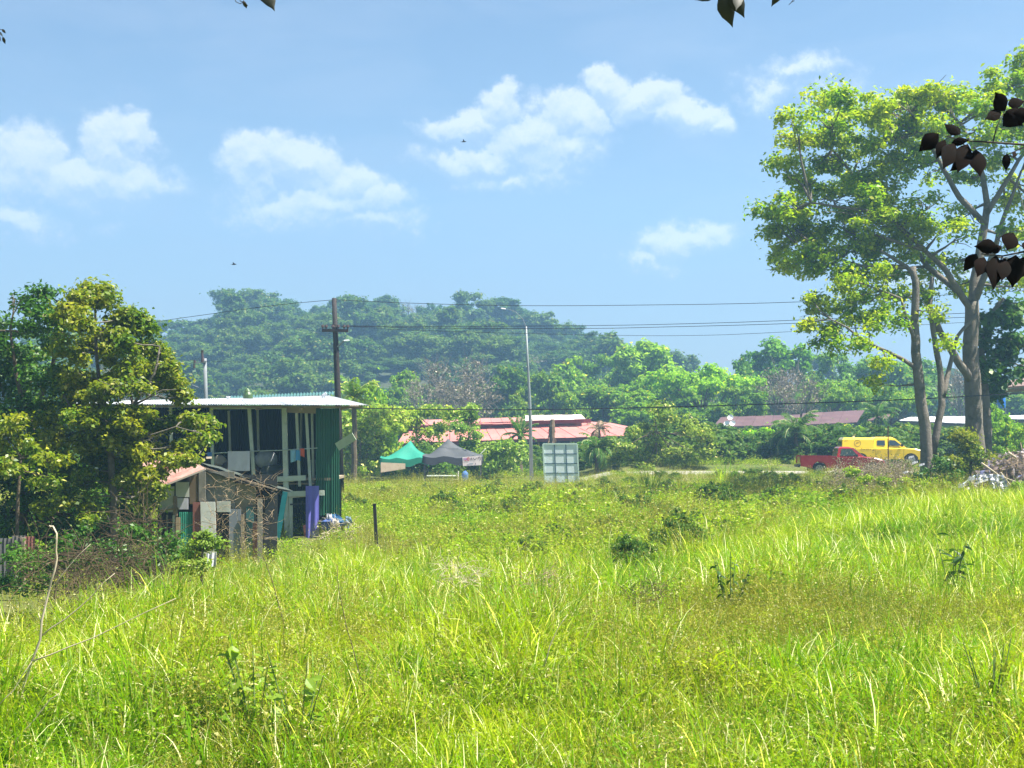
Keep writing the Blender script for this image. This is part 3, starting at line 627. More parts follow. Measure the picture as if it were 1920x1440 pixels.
CREST = [  # px, top py, width px, kind, tint, what sets it apart
 (505, 560, 95, 'round', (.6, .8, .6), 'tallest dark twin-domed tree on the left shoulder of the far hill'),
 (545, 567, 70, 'round', (.5, .72, .6), 'dark rounded tree just right of the tallest one on the left of the hill crest'),
 (590, 577, 62, 'round', (.7, .85, .7), 'pale rounded tree on the crest between the twin-domed tree and the dark pole'),
 (650, 557, 60, 'round', (.6, .8, .65), 'rounded crest tree whose top shows directly behind the tip of the dark utility pole'),
 (722, 556, 85, 'round', (.65, .8, .6), 'broad domed tree on the hill crest, highest one right of the utility pole'),
 (768, 570, 60, 'bare', (.8, .85, .7), 'thin-crowned tree on the crest beside the broad dome right of the pole'),
 (808, 571, 48, 'flat', (.6, .8, .6), 'small airy tree standing alone in the dip of the hill crest'),
 (862, 568, 62, 'flat', (.5, .7, .5), 'dark flat-topped tree on the crest just left of the big dome'),
 (946, 561, 105, 'round', (.75, .9, .6), 'big smooth domed tree at the right end of the high hill crest'),
 (920, 580, 60, 'round', (.6, .8, .5), 'tree tucked under the left side of the big domed crest tree'),
 (985, 585, 50, 'round', (.6, .75, .5), 'tree on the steep edge right below the big domed crest tree'),
 (1052, 610, 90, 'flat', (.75, .9, .55), 'flat layered tree on the descending right shoulder of the hill'),
 (1018, 612, 60, 'round', (.8, .85, .7), 'tree above the lamp pole on the descending hill line'),
 (1100, 626, 70, 'flat', (.6, .8, .5), 'dark flat tree halfway down the right slope of the hill'),
 (1140, 646, 55, 'round', (.5, .7, .45), 'last dark tree at the foot of the right hill slope'),
 (440, 583, 70, 'round', (.6, .8, .65), 'rounded tree stepping up to the twin-domed tree on the left shoulder'),
 (400, 597, 60, 'round', (.7, .85, .7), 'pale crest tree above the small grey pole with crossarm'),
 (350, 603, 60, 'round', (.55, .72, .6), 'low crest tree left of the small grey pole'),
 (300, 611, 60, 'round', (.65, .8, .65), 'leftmost tree on the hill crest, next to the leafy branch tips'),
 (688, 566, 50, 'round', (.55, .75, .6), 'smaller crest tree filling the gap right of the dark pole tip')]
for i, (px, py, wd, kd, tn, lb) in enumerate(CREST):
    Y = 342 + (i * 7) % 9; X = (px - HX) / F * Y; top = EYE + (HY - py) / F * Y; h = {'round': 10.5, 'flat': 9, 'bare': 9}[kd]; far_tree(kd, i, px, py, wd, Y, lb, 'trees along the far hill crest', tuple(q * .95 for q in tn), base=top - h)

# ------------------------------------------------------------------ middle-distance trees
g = (1.0, 1.25, .75); MID = [  # kind, var, px, top, width, Y, tint, label
 ('round', 0, 1215, 646, 170, 185, (1.35, 1.65, .75), 'wide bright green tree rising highest between the hill foot and the open sky'),
 ('round', 1, 1150, 668, 110, 190, (.95, 1.25, .7), 'mid-green tree in front of the hill foot, left of the wide bright tree'),
 ('round', 2, 1075, 676, 130, 175, (1.25, 1.5, .8), 'fresh green bushy tree right of the street lamp pole'),
 ('round', 3, 1030, 700, 90, 165, (.7, .9, .6), 'dull green tree directly behind the street lamp pole'),
 ('flat', 0, 1310, 688, 190, 150, (1.5, 1.9, .6), 'spreading flat-topped yellow-green tree in front of the open sky gap'),
 ('flat', 1, 1240, 705, 130, 160, (1.3, 1.6, .6), 'flat yellow-green tree left of the spreading flat-topped one'),
 ('round', 0, 1440, 643, 165, 172, (.7, 1.15, .6), 'dark green domed tree, tallest on the right of the sky gap'),
 ('round', 2, 1398, 668, 80, 168, (.75, 1.1, .65), 'small dark dome leaning on the left side of the tallest domed tree'),
 ('bare', 0, 1460, 692, 100, 150, (.9, .85, .75), 'leafless greyish-brown tree below the dark domed tree'),
 ('bare', 1, 1500, 712, 100, 145, (1., .9, .75), 'dry brown tree right of the greyish leafless one'),
 ('round', 1, 1560, 665, 120, 175, (.9, 1.2, .7), 'green tree filling the sky line left of the big trunks'),
 ('round', 3, 1640, 672, 130, 178, (.8, 1.1, .8), 'hazy green tree seen between branches above the white roof'),
 ('round', 0, 1730, 680, 140, 180, (.8, 1.1, .85), 'hazy green tree seen between the slim trunks'),
 ('bare', 0, 1800, 690, 90, 160, (.9, .9, .85), 'dry grey tree seen between the slim trunks and the thick trunk'),
 ('round', 2, 1900, 700, 150, 175, (.7, .95, .7), 'hazy tree right of the thick trunk'),
 ('flat', 2, 1560, 716, 130, 148, (1.1, 1.35, .7), 'soft layered green tree above the maroon roofs'),
 ('flat', 0, 1670, 722, 130, 140, (1.1, 1.35, .75), 'layered green tree above the small maroon gable'),
 ('round', 1, 1380, 728, 110, 140, (.85, 1.1, .7), 'green tree just above the left maroon roof'),
 ('round', 3, 1130, 728, 110, 150, (.85, 1.05, .7), 'dull green tree above the right end of the red roof'),
 ('round', 0, 1200, 735, 110, 142, (1.1, 1.4, .75), 'green tree above the bushes right of the red roof'),
 ('round', 2, 1290, 735, 120, 143, (.7, 1.0, .65), 'dark green tree under the spreading flat-topped crown'),
 ('round', 1, 1060, 738, 90, 148, (1.0, 1.2, .75), 'green tree above the white ridge cap of the red roof'),
 ('bare', 1, 860, 672, 130, 165, (1.05, .9, .85), 'large pinkish-grey dry tree between the hill and the red roof'),
 ('bare', 0, 880, 715, 120, 150, (1.15, 1., .85), 'tangled dry tree just above the red roof, left of the lamp pole'),
 ('bare', 1, 800, 712, 90, 152, (1.0, .9, .8), 'smaller dry tree left of the tangled one'),
 ('round', 0, 760, 700, 95, 158, (.85, 1.15, .8), 'green tree right of the yellowish palm behind the green house'),
 ('round', 3, 950, 690, 100, 170, (.6, .8, .7), 'blue-green tree left of the street lamp pole'),
 ('round', 2, 975, 735, 70, 146, (.75, .95, .7), 'low dark tree in the gap behind the lamp pole'),
 ('bare', 0, 250, 690, 150, 120, (.95, .9, .85), 'greyish dry tree behind the leafy branches at the left end of the metal roof'),
 ('round', 1, 340, 728, 70, 110, (1.1, 1.3, .8), 'small light green tree behind the metal roof near the small grey pole'),
 ('bush', 0, 690, 728, 110, 105, (1.3, 1.5, .7), 'yellow-green bush showing past the right tip of the metal roof'),
 ('round', 0, 100, 690, 200, 130, (.8, 1.1, .7), 'tree hidden behind the dark leafy tree at the left edge'),
 ('bush', 1, 1870, 768, 110, 95, (.9, 1.3, .7), 'rounded green bush right of the thick trunk'),
 ('bush', 2, 1905, 800, 80, 85, (1.1, 1.4, .7), 'small green bush at the right edge above the debris pile'),
 ('bush', 0, 1420, 806, 120, 99, (1.7, 2.1, .8), 'bright green bush in front of the left maroon roof'),
 ('bush', 1, 1375, 822, 90, 96, (1.4, 1.8, .7), 'low bright bush between the big creeper thicket and the coconut palm'),
 ('bush', 2, 1545, 812, 100, 104, (1.9, 1.9, .7), 'yellowish low bush behind the tail of the yellow truck'),
 ('bush', 0, 1600, 800, 90, 106, (1.1, 1.3, .7), 'green bush in front of the dark maroon-roofed shed'),
 ('bush', 2, 1720, 800, 100, 104, (1.3, 1.5, .8), 'green bush below the white flat roof'),
 ('bush', 1, 1790, 812, 80, 100, (1.5, 1.7, .7), 'bright bush between the slim trunks and the thick trunk')]
for kd, v, px, py, wd, Y, tn, lb in MID: far_tree(kd, v, px, py, wd, Y, lb, None, (tn[0] * 1.9, tn[1] * 1.5, tn[2] * .8) if kd != 'bare' else (.95, .95, .92))
X = rng.uniform(-75, 75, 620); Y = rng.uniform(93, 116, 620); n = 620; k = np.abs(X / Y) < .45; X, Y = X[k], Y[k]; n = len(X); bs = [TREES['bush'][i][1] for i in range(3)]; s = rng.uniform(.22, .40, n) * (1 + .5 * (X / Y > .1)); 
scatter('roadside_undergrowth', 'low mixed shrubs filling the strip beyond the road', np.stack([X, Y, gz(X, Y) - .15], 1), np.stack([np.zeros(n), np.zeros(n), rng.uniform(0, 6, n)], 1), np.stack([s * 1.3, s * 1.3, s], 1), rng.integers(0, 9, n), bs * 3, [(2.1, 2.2, .7), (1.6, 1.9, .7), (2.7, 2.7, .8)] * 3)
# distant wood on the plain behind them
X = rng.uniform(-40, 110, 240); Y = rng.uniform(186, 214, 240); n = 240; s = rng.uniform(.75, 1.05, n); idx = rng.integers(0, len(src), n)
scatter('distant_wood', 'hazy wood on the plain behind the middle trees', np.stack([X, Y, gz(X, Y) - .3], 1), np.stack([np.zeros(n), np.zeros(n), rng.uniform(0, 6, n)], 1), np.stack([s, s, s], 1), idx, src, [tuple(q * 1.2 for q in t_) for t_ in tints])

# ------------------------------------------------------------------ the big trees on the right
photo_tree('rain_tree', 60,
 [([(1832, 900), (1828, 800), (1822, 700), (1820, 620), (1822, 565)], .42, .30),
  ([(1822, 580, 0), (1832, 500, .3), (1846, 430, .5), (1852, 380, .8), (1835, 300, 1), (1800, 230, 1)], .25, .07),
  ([(1824, 585, 0), (1796, 545, -.4), (1768, 500, -.8), (1735, 470, -1), (1690, 455, -1.4), (1640, 440, -1.6)], .18, .05),
  ([(1818, 710, -.2), (1790, 668, -.8), (1762, 622, -1), (1742, 575, -1.2), (1722, 530, -1.4), (1700, 500, -1.6), (1650, 470, -2)], .20, .06),
  ([(1830, 560, 0), (1860, 480, -.6), (1885, 400, -1), (1915, 320, -1)], .17, .05),
  ([(1850, 400, .6), (1880, 350, 1), (1910, 300, 1.4), (1950, 250, 1.5)], .14, .06),
  ([(1848, 420, .5), (1800, 370, .5), (1770, 320, 0), (1740, 260, 0), (1700, 220, 0)], .16, .05),
  ([(1795, 545, -.4), (1740, 500, .6), (1680, 420, 1.4), (1620, 350, 1.6), (1560, 280, 1.4)], .15, .05),
  ([(1735, 470, -1), (1660, 400, -1.6), (1590, 390, -2), (1520, 380, -2)], .12, .04),
  ([(1700, 500, -1.6), (1620, 500, -1.4), (1550, 480, -1)], .12, .04)],
 [(1545, 185, 34, 26), (1500, 225, 34, 22), (1590, 215, 45, 28), (1570, 260, 50, 24), (1488, 262, 36, 18), (1475, 310, 34, 22), (1540, 300, 44, 24), (1600, 300, 50, 26),
  (1660, 200, 45, 28), (1720, 190, 50, 30), (1780, 195, 50, 32), (1700, 240, 60, 30), (1640, 265, 45, 26), (1770, 250, 50, 28, None, .8), (1690, 300, 50, 28), (1745, 320, 40, 26, None, .6), 
  (1830, 200, 45, 30), (1880, 150, 45, 32), (1915, 125, 40, 30), (1900, 215, 50, 36), (1960, 160, 60, 40), (1960, 250, 60, 50), (1870, 265, 40, 26, None, .7), (1950, 350, 55, 50), (1900, 345, 30, 22, None, .6),
  (1440, 398, 26, 20), (1485, 385, 40, 24), (1545, 365, 48, 26), (1610, 360, 50, 28), (1670, 370, 48, 28), (1500, 425, 46, 24), (1565, 415, 50, 26), (1630, 420, 46, 28), (1690, 420, 40, 26),
  (1470, 468, 30, 20), (1525, 470, 42, 22), (1475, 500, 30, 16), (1590, 470, 42, 24), (1560, 505, 36, 16), (1650, 480, 36, 24), (1735, 390, 36, 26, None, .8), (1760, 440, 36, 24, None, .8), (1710, 470, 30, 20, None, .7),
  (1800, 440, 30, 22, None, .5), (1890, 440, 36, 30, None, .8), (1950, 450, 50, 40), (1905, 500, 40, 26), (1780, 500, 26, 20, 1.5, .7), (1870, 540, 30, 20, None, .6), (1940, 540, 40, 30), (1620, 330, 30, 20), (1500, 345, 34, 18), (1590, 340, 40, 22), (1660, 330, 40, 24), (1730, 270, 44, 26), (1560, 240, 44, 24), (1640, 230, 40, 24), (1690, 190, 34, 18), (1750, 175, 34, 14), (1600, 440, 44, 24), (1660, 440, 44, 26), (1540, 440, 44, 22), (1710, 430, 40, 26), (1740, 500, 34, 22, 1.2), (1680, 510, 40, 20, 1.0), (1790, 540, 26, 20, 1.6, .8), (1610, 520, 34, 16), (1640, 400, 40, 20), (1790, 400, 36, 28, 2.0, .8), (1820, 340, 40, 26, 2.2, .8), (1860, 300, 30, 22, 2.4, .8), (1840, 250, 40, 24), (1880, 380, 26, 22, 2.0, .8), (1510, 500, 36, 16), (1455, 430, 24, 14), (1500, 395, 30, 16), (1580, 185, 20, 12)],
 'huge spreading tree with thick grey trunk at the right edge of the field', LEAFG, BARK, 62, .22, clump=(.32, .64), seed=5, depth=4.2, dens=.8, maxn=120000, tw=.06, up=.8)
photo_tree('slim_tree', 57,
 [([(1742, 890), (1733, 800), (1724, 720), (1718, 660), (1714, 600), (1716, 540), (1712, 500)], .27, .13),
  ([(1748, 850, .2), (1766, 760, .4), (1764, 700, .6), (1752, 640, .7), (1744, 570, .8), (1748, 520, 1)], .17, .09),
  ([(1768, 745, .4), (1780, 690, 1), (1795, 630, 1.3), (1830, 590, 1.6)], .12, .06),
  ([(1718, 690, 0), (1690, 672, -.4), (1655, 655, -.8), (1620, 640, -1), (1590, 615, -1.2), (1560, 600, -1.2)], .10, .03),
  ([(1716, 640, 0), (1700, 600, -.3), (1690, 560, -.5), (1640, 540, -.8)], .10, .03)],
 [(1528, 560, 26, 12), (1545, 578, 32, 16), (1585, 570, 30, 18), (1512, 608, 18, 12), (1560, 610, 36, 18), (1610, 600, 34, 22), (1650, 570, 34, 24), (1690, 550, 30, 24), (1570, 640, 30, 20, None, .7), (1620, 640, 30, 18, None, .7),
  (1535, 640, 20, 24, None, .4), (1640, 610, 26, 20), (1680, 600, 24, 18, None, .7), (1660, 680, 18, 16, None, .6), (1640, 720, 10, 16, None, .5), (1590, 530, 30, 16), (1640, 520, 30, 20), (1610, 555, 26, 16), (1750, 590, 20, 26, None, .6), (1775, 640, 18, 16, None, .5), (1730, 550, 22, 20, None, .7)],
 'slim forked tree with three bare trunks left of the thick-trunked tree', LEAFG, BARK, 48, .20, clump=(.32, .6), seed=8, depth=2.5, dens=.8, maxn=36000, tw=.04)
photo_tree('back_tree', 63,
 [([(1850, 890), (1850, 800), (1846, 720), (1840, 660), (1850, 600), (1880, 560)], .24, .10), ([(1846, 700, 0), (1870, 660, 0), (1890, 640, 0)], .08, .03)],
 [(1868, 640, 30, 22), (1885, 675, 34, 24), (1850, 690, 20, 20), (1870, 715, 30, 14), (1890, 600, 26, 18), (1915, 640, 26, 20), (1860, 740, 20, 9), (1845, 600, 22, 18), (1930, 690, 30, 22), (1900, 575, 22, 12)],
 'darker-leaved tree half hidden behind the thick grey trunk', LEAFD, BARK, 26, .34, clump=(.4, .7), seed=9, depth=2.2, dens=.7, maxn=14000, tw=.05, asp=.75)
photo_tree('ivy_bush', 56,
 [([(1822, 900), (1820, 850), (1818, 820)], .08, .04)],
 [(1815, 822, 18, 16), (1800, 850, 22, 20), (1835, 850, 24, 20), (1820, 880, 30, 22), (1850, 880, 24, 16), (1795, 885, 16, 14), (1800, 815, 10, 10), (1790, 865, 16, 14), (1808, 905, 24, 14), (1840, 905, 24, 12), (1860, 865, 14, 12), (1820, 835, 20, 14)],
 'olive-yellow leafy bush climbing the foot of the thick grey trunk', leafmat('ivy_leaves', (.10, .17, .012), (.34, .32, .02), (.55, .52, .18), .04, wscale=.9), BARKD, 60, .14, clump=(.22, .4), seed=10, depth=1.0, dens=.8, maxn=16000, tw=.015)
photo_tree('low_bush', 55, [([(1745, 905), (1745, 880), (1750, 865)], .05, .02)], [(1745, 885, 20, 14), (1765, 870, 14, 12), (1725, 895, 14, 9), (1785, 895, 16, 10)],
 'small dark green bush at the foot of the slim forked tree', LEAFD, BARKD, 50, .13, clump=(.2, .35), seed=12, depth=.9, dens=.8, maxn=6000, tw=.012)

# ------------------------------------------------------------------ the leafy trees on the left
photo_tree('dark_leafy_tree', 36,
 [([(40, 1080), (42, 980), (55, 860), (60, 760)], .16, .10), ([(60, 790, 0), (95, 700, 0), (110, 640, .3), (130, 580, .4)], .08, .03), ([(55, 800, 0), (30, 700, -.3), (20, 620, -.4)], .08, .03), ([(60, 840, .2), (120, 780, .4), (150, 720, .5)], .06, .02), ([(50, 830, 0), (-30, 740, 0), (-80, 680, 0)], .07, .03)],
 [(48, 566, 26, 14, None, .5), (85, 552, 18, 10, None, .5), (75, 585, 30, 16, None, .6), (20, 612, 34, 18, None, .8), (60, 620, 34, 18, None, .6), (110, 600, 26, 20, None, .7), (10, 660, 44, 28), (60, 665, 30, 20, None, .7), (100, 645, 26, 18, None, .7), (20, 720, 46, 34), (80, 715, 36, 28), (30, 780, 50, 34), (95, 770, 36, 30), (10, 850, 46, 40), (75, 840, 46, 34), (30, 920, 50, 34), (100, 900, 44, 30), (60, 970, 50, 24), (90, 1000, 50, 26), (30, 1020, 50, 22), (150, 1020, 40, 20), (210, 1010, 40, 22), (260, 1000, 34, 22), (180, 1040, 36, 16), (130, 950, 30, 22), (10, 985, 34, 20), (160, 980, 34, 26), (200, 940, 34, 26), (150, 910, 40, 28), (-10, 690, 50, 40), (50, 750, 40, 30), (70, 880, 50, 30), (10, 950, 50, 30), (110, 1000, 40, 22), (240, 960, 30, 24), (200, 1000, 30, 20), (-60, 640, 60, 50), (-60, 760, 60, 60), (-60, 900, 60, 70)],
 'tall dark green leafy tree at the left edge of the picture', LEAFD, BARKD, 80, .135, clump=(.24, .46), seed=21, depth=2.4, dens=1.0, maxn=120000, tw=.03, asp=.55)
photo_tree('gold_leafy_tree', 34,
 [([(214, 1065), (214, 1000), (212, 930), (208, 860), (200, 800)], .11, .08), ([(204, 820, 0), (190, 740, .2), (180, 660, .3), (179, 590, .4), (179, 550, .4)], .07, .02), ([(205, 830, 0), (250, 760, -.3), (290, 700, -.4), (300, 650, -.4)], .06, .02), ([(208, 860, 0), (270, 820, -.5), (330, 800, -.7), (375, 812, -.8)], .03, .008), ([(250, 760, -.3), (305, 732, -.5), (330, 730, -.6)], .03, .008), ([(206, 850, 0), (150, 800, .2), (120, 740, .3)], .05, .02), ([(250, 765, -.3), (235, 680, 0), (234, 600, 0)], .04, .012), ([(212, 930, 0), (260, 890, -.5), (310, 870, -.6), (350, 860, -.6)], .04, .012)],
 [(180, 545, 20, 10, 0), (190, 562, 16, 8, 0), (172, 566, 14, 8, 0), (150, 560, 18, 10, None, .7), (130, 585, 24, 16), (160, 600, 28, 18), (235, 592, 18, 8, 0), (225, 604, 18, 8, 0, .8), (262, 600, 14, 10, 0, .8), (268, 618, 16, 8, 0, .6), (200, 625, 28, 14), (240, 650, 26, 16), (275, 650, 18, 12), (170, 650, 36, 22), (130, 660, 30, 24), (210, 690, 34, 22), (265, 690, 26, 16), (300, 660, 16, 14), (316, 690, 12, 8), (155, 715, 40, 28), (215, 740, 34, 24), (120, 760, 34, 26), (300, 715, 22, 10), (328, 722, 15, 8), (340, 745, 10, 10), (265, 730, 18, 12, None, .5), (170, 790, 40, 28), (230, 800, 36, 26), (120, 820, 38, 26), (285, 800, 30, 18), (320, 790, 20, 12), (352, 788, 13, 7, None, .7), (383, 795, 9, 5, None, .6), (396, 816, 8, 5, None, .6), (376, 824, 9, 5, None, .6), (345, 835, 14, 8, None, .7), (180, 850, 44, 26), (245, 855, 34, 22), (290, 845, 22, 14), (120, 880, 40, 26), (190, 905, 38, 22), (250, 895, 30, 18), (290, 890, 20, 12, None, .7), (150, 945, 34, 20), (100, 940, 30, 18), (245, 925, 20, 12, None, .7), (325, 865, 11, 6, None, .6), (352, 862, 8, 5, None, .6), (272, 950, 16, 14, None, .6), (180, 975, 24, 14, None, .8), (130, 700, 34, 24), (190, 760, 36, 26), (250, 780, 34, 24), (160, 830, 40, 28), (220, 830, 36, 26), (150, 905, 36, 24), (220, 880, 36, 22), (260, 830, 34, 22), (100, 790, 34, 26), (280, 920, 20, 14, None, .7), (200, 655, 34, 20), (240, 705, 30, 20)],
 'bushy tree with olive-gold leaves and a pale bare trunk in front of the metal-roofed house', LEAFY, BARK, 95, .125, clump=(.18, .34), seed=22, depth=2.0, dens=.9, maxn=120000, tw=.022, asp=.6)
photo_tree('edge_bush', 31, [([(30, 1000), (34, 930), (40, 860)], .05, .03)], [(30, 800, 28, 16), (20, 830, 34, 22), (50, 850, 22, 16, None, .8), (100, 860, 22, 12, None, .6), (15, 870, 30, 18, None, .7), (85, 900, 24, 10, None, .6)],
 'light olive bush with glossy leaves in front of the dark tree at the left edge', LEAFY, BARKD, 60, .12, clump=(.18, .34), seed=23, depth=1.2, dens=.8, maxn=14000, tw=.015)
photo_tree('undergrowth_bush', 27, [([(100, 1120), (105, 1080), (110, 1040)], .03, .02)], [(150, 1010, 34, 20), (260, 1000, 24, 18), (100, 1060, 36, 22), (180, 1060, 36, 22), (230, 1075, 30, 18), (60, 1090, 34, 20), (140, 1095, 30, 14), (30, 1060, 36, 20), (60, 1040, 36, 20), (20, 1100, 30, 16), (300, 1040, 24, 20), (270, 1080, 24, 14), (200, 1020, 30, 20), (290, 1060, 26, 20), (310, 1020, 22, 20, None, .9), (330, 1045, 24, 16), (120, 1040, 30, 18, None, .5), (250, 1050, 24, 20, None, .6)],
 'dark shaded undergrowth at the foot of the pale bare trunk', LEAFD, BARKD, 50, .09, clump=(.16, .3), seed=24, depth=1.3, dens=1.0, maxn=24000, tw=.01)
photo_tree('lime_shrub', 24, [([(378, 1095), (378, 1060), (380, 1030)], .03, .02)], [(380, 1008, 20, 12), (370, 1025, 16, 10), (395, 1020, 14, 10), (360, 1050, 18, 12, None, .8), (345, 1065, 16, 12, None, .8), (380, 1062, 18, 10, None, .6)],
 'small lime-green leafy shrub in front of the leaning white board', LEAFX, BARKD, 70, .07, clump=(.10, .18), seed=25, depth=.7, dens=.9, maxn=9000, tw=.008)

# ------------------------------------------------------------------ bushes, creepers and palms along the road
def thicket(name, Y, blobs, label, tint, seed, per=60, size=.26, cat='bush', m=None, clump=(.3, .6), maxn=34000, dens=.9, asp=.5):
    foot = blobs[0]; r = photo_tree(name, Y, [([(foot[0], foot[1] + foot[3] * .9), (foot[0] + 2, foot[1] + foot[3] * .4), (foot[0], foot[1])], .05, .03)], blobs, label, m or LEAFV, BARKD, per, size, clump=clump, seed=seed, depth=2.2, dens=dens, maxn=maxn, tw=.03, cat=cat, asp=asp)
    for c in r.children:
        c.color = tuple(tint) + (1,)
    return r
thicket('creeper_thicket', 88, [(690, 780, 26, 16), (660, 790, 24, 20), (720, 775, 26, 14), (650, 830, 22, 24), (690, 820, 26, 20), (665, 865, 26, 22), (700, 860, 22, 24), (735, 800, 22, 20), (745, 770, 22, 10), (725, 840, 16, 18), (650, 890, 20, 14), (648, 800, 20, 20), (670, 805, 24, 20), (655, 850, 24, 24), (680, 840, 24, 22), (700, 795, 26, 20), (725, 865, 20, 18), (712, 820, 22, 20), (646, 870, 18, 20), (680, 885, 24, 14), (740, 785, 26, 12)],
 'tall bright creeper thicket right beside the green corner of the house', (1.5, 1.45, .8), 31)
thicket('creeper_mound', 92, [(780, 775, 26, 9), (820, 770, 26, 9), (760, 800, 12, 16, None, .6), (800, 812, 24, 9, None, .8), (775, 790, 18, 5, None, .5), (850, 780, 20, 10), (830, 800, 10, 10, None, .6), (810, 838, 20, 10, None, .8), (790, 830, 16, 12, None, .8)],
 'creepers spilling over the left part of the red roof above the tents', (1.5, 1.45, .8), 32)
thicket('creeper_column', 91, [(878, 790, 16, 14), (884, 820, 18, 18), (870, 845, 20, 14), (890, 860, 20, 16), (860, 800, 10, 12, None, .7), (882, 770, 10, 9, None, .7)],
 'upright column of creepers splitting the red roof in two above the black tent', (1.1, 1.25, .8), 33)
thicket('shade_thicket', 90, [(770, 880, 30, 22), (820, 870, 26, 24), (730, 885, 22, 14), (850, 885, 26, 18), (800, 850, 40, 14), (740, 860, 20, 14)],
 'dark green thicket seen under and behind the two tents', (.55, .75, .6), 34, size=.22)
thicket('banana_thicket', 89, [(930, 850, 30, 20), (960, 865, 24, 20), (920, 880, 26, 14), (905, 850, 16, 18), (975, 850, 18, 20), (945, 838, 24, 9), (945, 895, 24, 9)],
 'leafy thicket between the black tent and the street lamp pole', (1.15, 1.25, .8), 35, size=.26)
thicket('vine_bush', 88, [(1230, 800, 26, 22), (1260, 780, 24, 22), (1225, 760, 18, 16, None, .7), (1290, 800, 24, 22), (1200, 820, 26, 18), (1310, 820, 22, 18), (1180, 850, 24, 16), (1230, 850, 34, 20), (1280, 850, 32, 20), (1320, 850, 22, 16), (1150, 870, 20, 14), (1200, 880, 30, 10), (1270, 880, 30, 9), (1165, 835, 18, 10)],
 'big tangled olive-green thicket right of the red roof', (1.25, 1.2, .8), 36, per=70, size=.22, maxn=40000)
thicket('hedge_bush', 100, [(1400, 845, 26, 14), (1440, 840, 30, 16), (1360, 850, 22, 14), (1420, 862, 30, 9), (1470, 850, 18, 10)],
 'bright leafy growth between the tangled thicket and the coconut palm', (1.25, 1.5, .8), 37, m=LEAFT, per=50, maxn=18000)
thicket('dark_field_shrub', 52, [(1075, 944, 16, 13), (1066, 952, 12, 10), (1088, 952, 12, 10), (1076, 962, 16, 8)],
 'small round dark green shrub alone in the middle of the field', (1, 1, 1), 38, m=LEAFD, size=.1, clump=(.12, .22), maxn=5000, per=50)
def blade_clump(px, py, Y, n, L, label, seed, name='grass_clump', Wd=.03, lean=.25):
    X = (px - HX) / F * Y; o = link(name, tuft(seed, n, L, Wd, L * .22, lean, [BLADEB, STRAW], mixd=.08, seg=6), None, (X, Y, gzp(X, Y))); props(o, label, 'grass clump'); return o
blade_clump(1218, 930, 62, 70, 2.0, 'tall upright clump of reedy grass right of the small dark shrub', 71)
blade_clump(1360, 900, 68, 60, 2.1, 'tall pale clump of reedy grass in front of the coconut palm', 72)
blade_clump(960, 1010, 31, 60, 1.1, 'sagging dark-stemmed grass clump in the middle of the bright grass brow', 73, lean=.7)
palm(1492, 812, 872, 93, 62, 'coconut palm with arching fronds behind the red pickup bed', (.85, 1.0, .9), 51, nf=26)
palm(1645, 782, 850, 108, 52, 'smaller palm behind the yellow truck cab', (.75, .95, .8), 52, nf=20)
palm(1120, 842, 890, 87, 48, 'bushy palm with hanging dead fronds right of the white gridded panel', (.8, 1.05, .75), 53, nf=24)
palm(975, 815, 892, 92, 40, 'narrow upright palm beside the street lamp pole', (.7, .95, .7), 54, nf=14, droop=.45)
palm(664, 748, 800, 78, 62, 'yellow-green palm crown rising behind the right end of the metal roof', (1.6, 1.6, .8), 55, nf=22, droop=.8)
palm(1122, 806, 890, 93, 30, 'withered brown palm top standing in front of the red roof', (1.0, .85, .7), 56, nf=12, dead=1, droop=.9)
brush('dead_bush', 'brown dry scrub in front of the red pickup bonnet', 1618, 868, 1712, 900, 66, 260, 61, 1.6, TWIG, .012, leaf=4, ln=(.25, .65))
brush('dead_bush', 'brown dead brush tangle below the dark leafy tree at the left', 60, 1030, 290, 1105, 24, 220, 62, 2.2, TWIGD, .007, leaf=0)
brush('dead_bush', 'leafless pale brush piled against the wall of the tin-roofed shack', 392, 890, 512, 1015, 35.4, 190, 63, 1.0, TWIG, .0055, ln=(.25, .6))
brush('dead_bush', 'dry brown twigs left of the shack below the pale bare trunk', 230, 960, 300, 1060, 30, 120, 64, 1.2, TWIGD, .008)
brush('dead_bush', 'fine brown thicket under the pale bare trunk near the grass edge', 130, 1070, 330, 1120, 21, 260, 65, 1.6, TWIGD, .005, ln=(.25, .6))
brush('dead_bush', 'dry olive weeds mounded left of the debris pile', 1560, 880, 1700, 930, 52, 300, 66, 1.6, TWIG, .009, leaf=4, ln=(.4, .9))

brush('dry_grass_patch', 'matted brown dry grass patch in the middle of the field, left of centre', 820, 1062, 900, 1095, 21.5, 90, 161, .8, TWIGP, .004, cat='dry grass', ln=(.25, .5))
brush('dry_grass_patch', 'smaller tuft of matted straw right of the sagging grass clump', 975, 1075, 1050, 1105, 20.5, 70, 162, .8, TWIG, .004, cat='dry grass', ln=(.25, .5))
brush('dry_grass_patch', 'dark brown withered grass patch in the olive grass right of centre', 1180, 1100, 1250, 1135, 18.5, 80, 163, .8, TWIGD, .004, cat='dry grass', ln=(.2, .45))
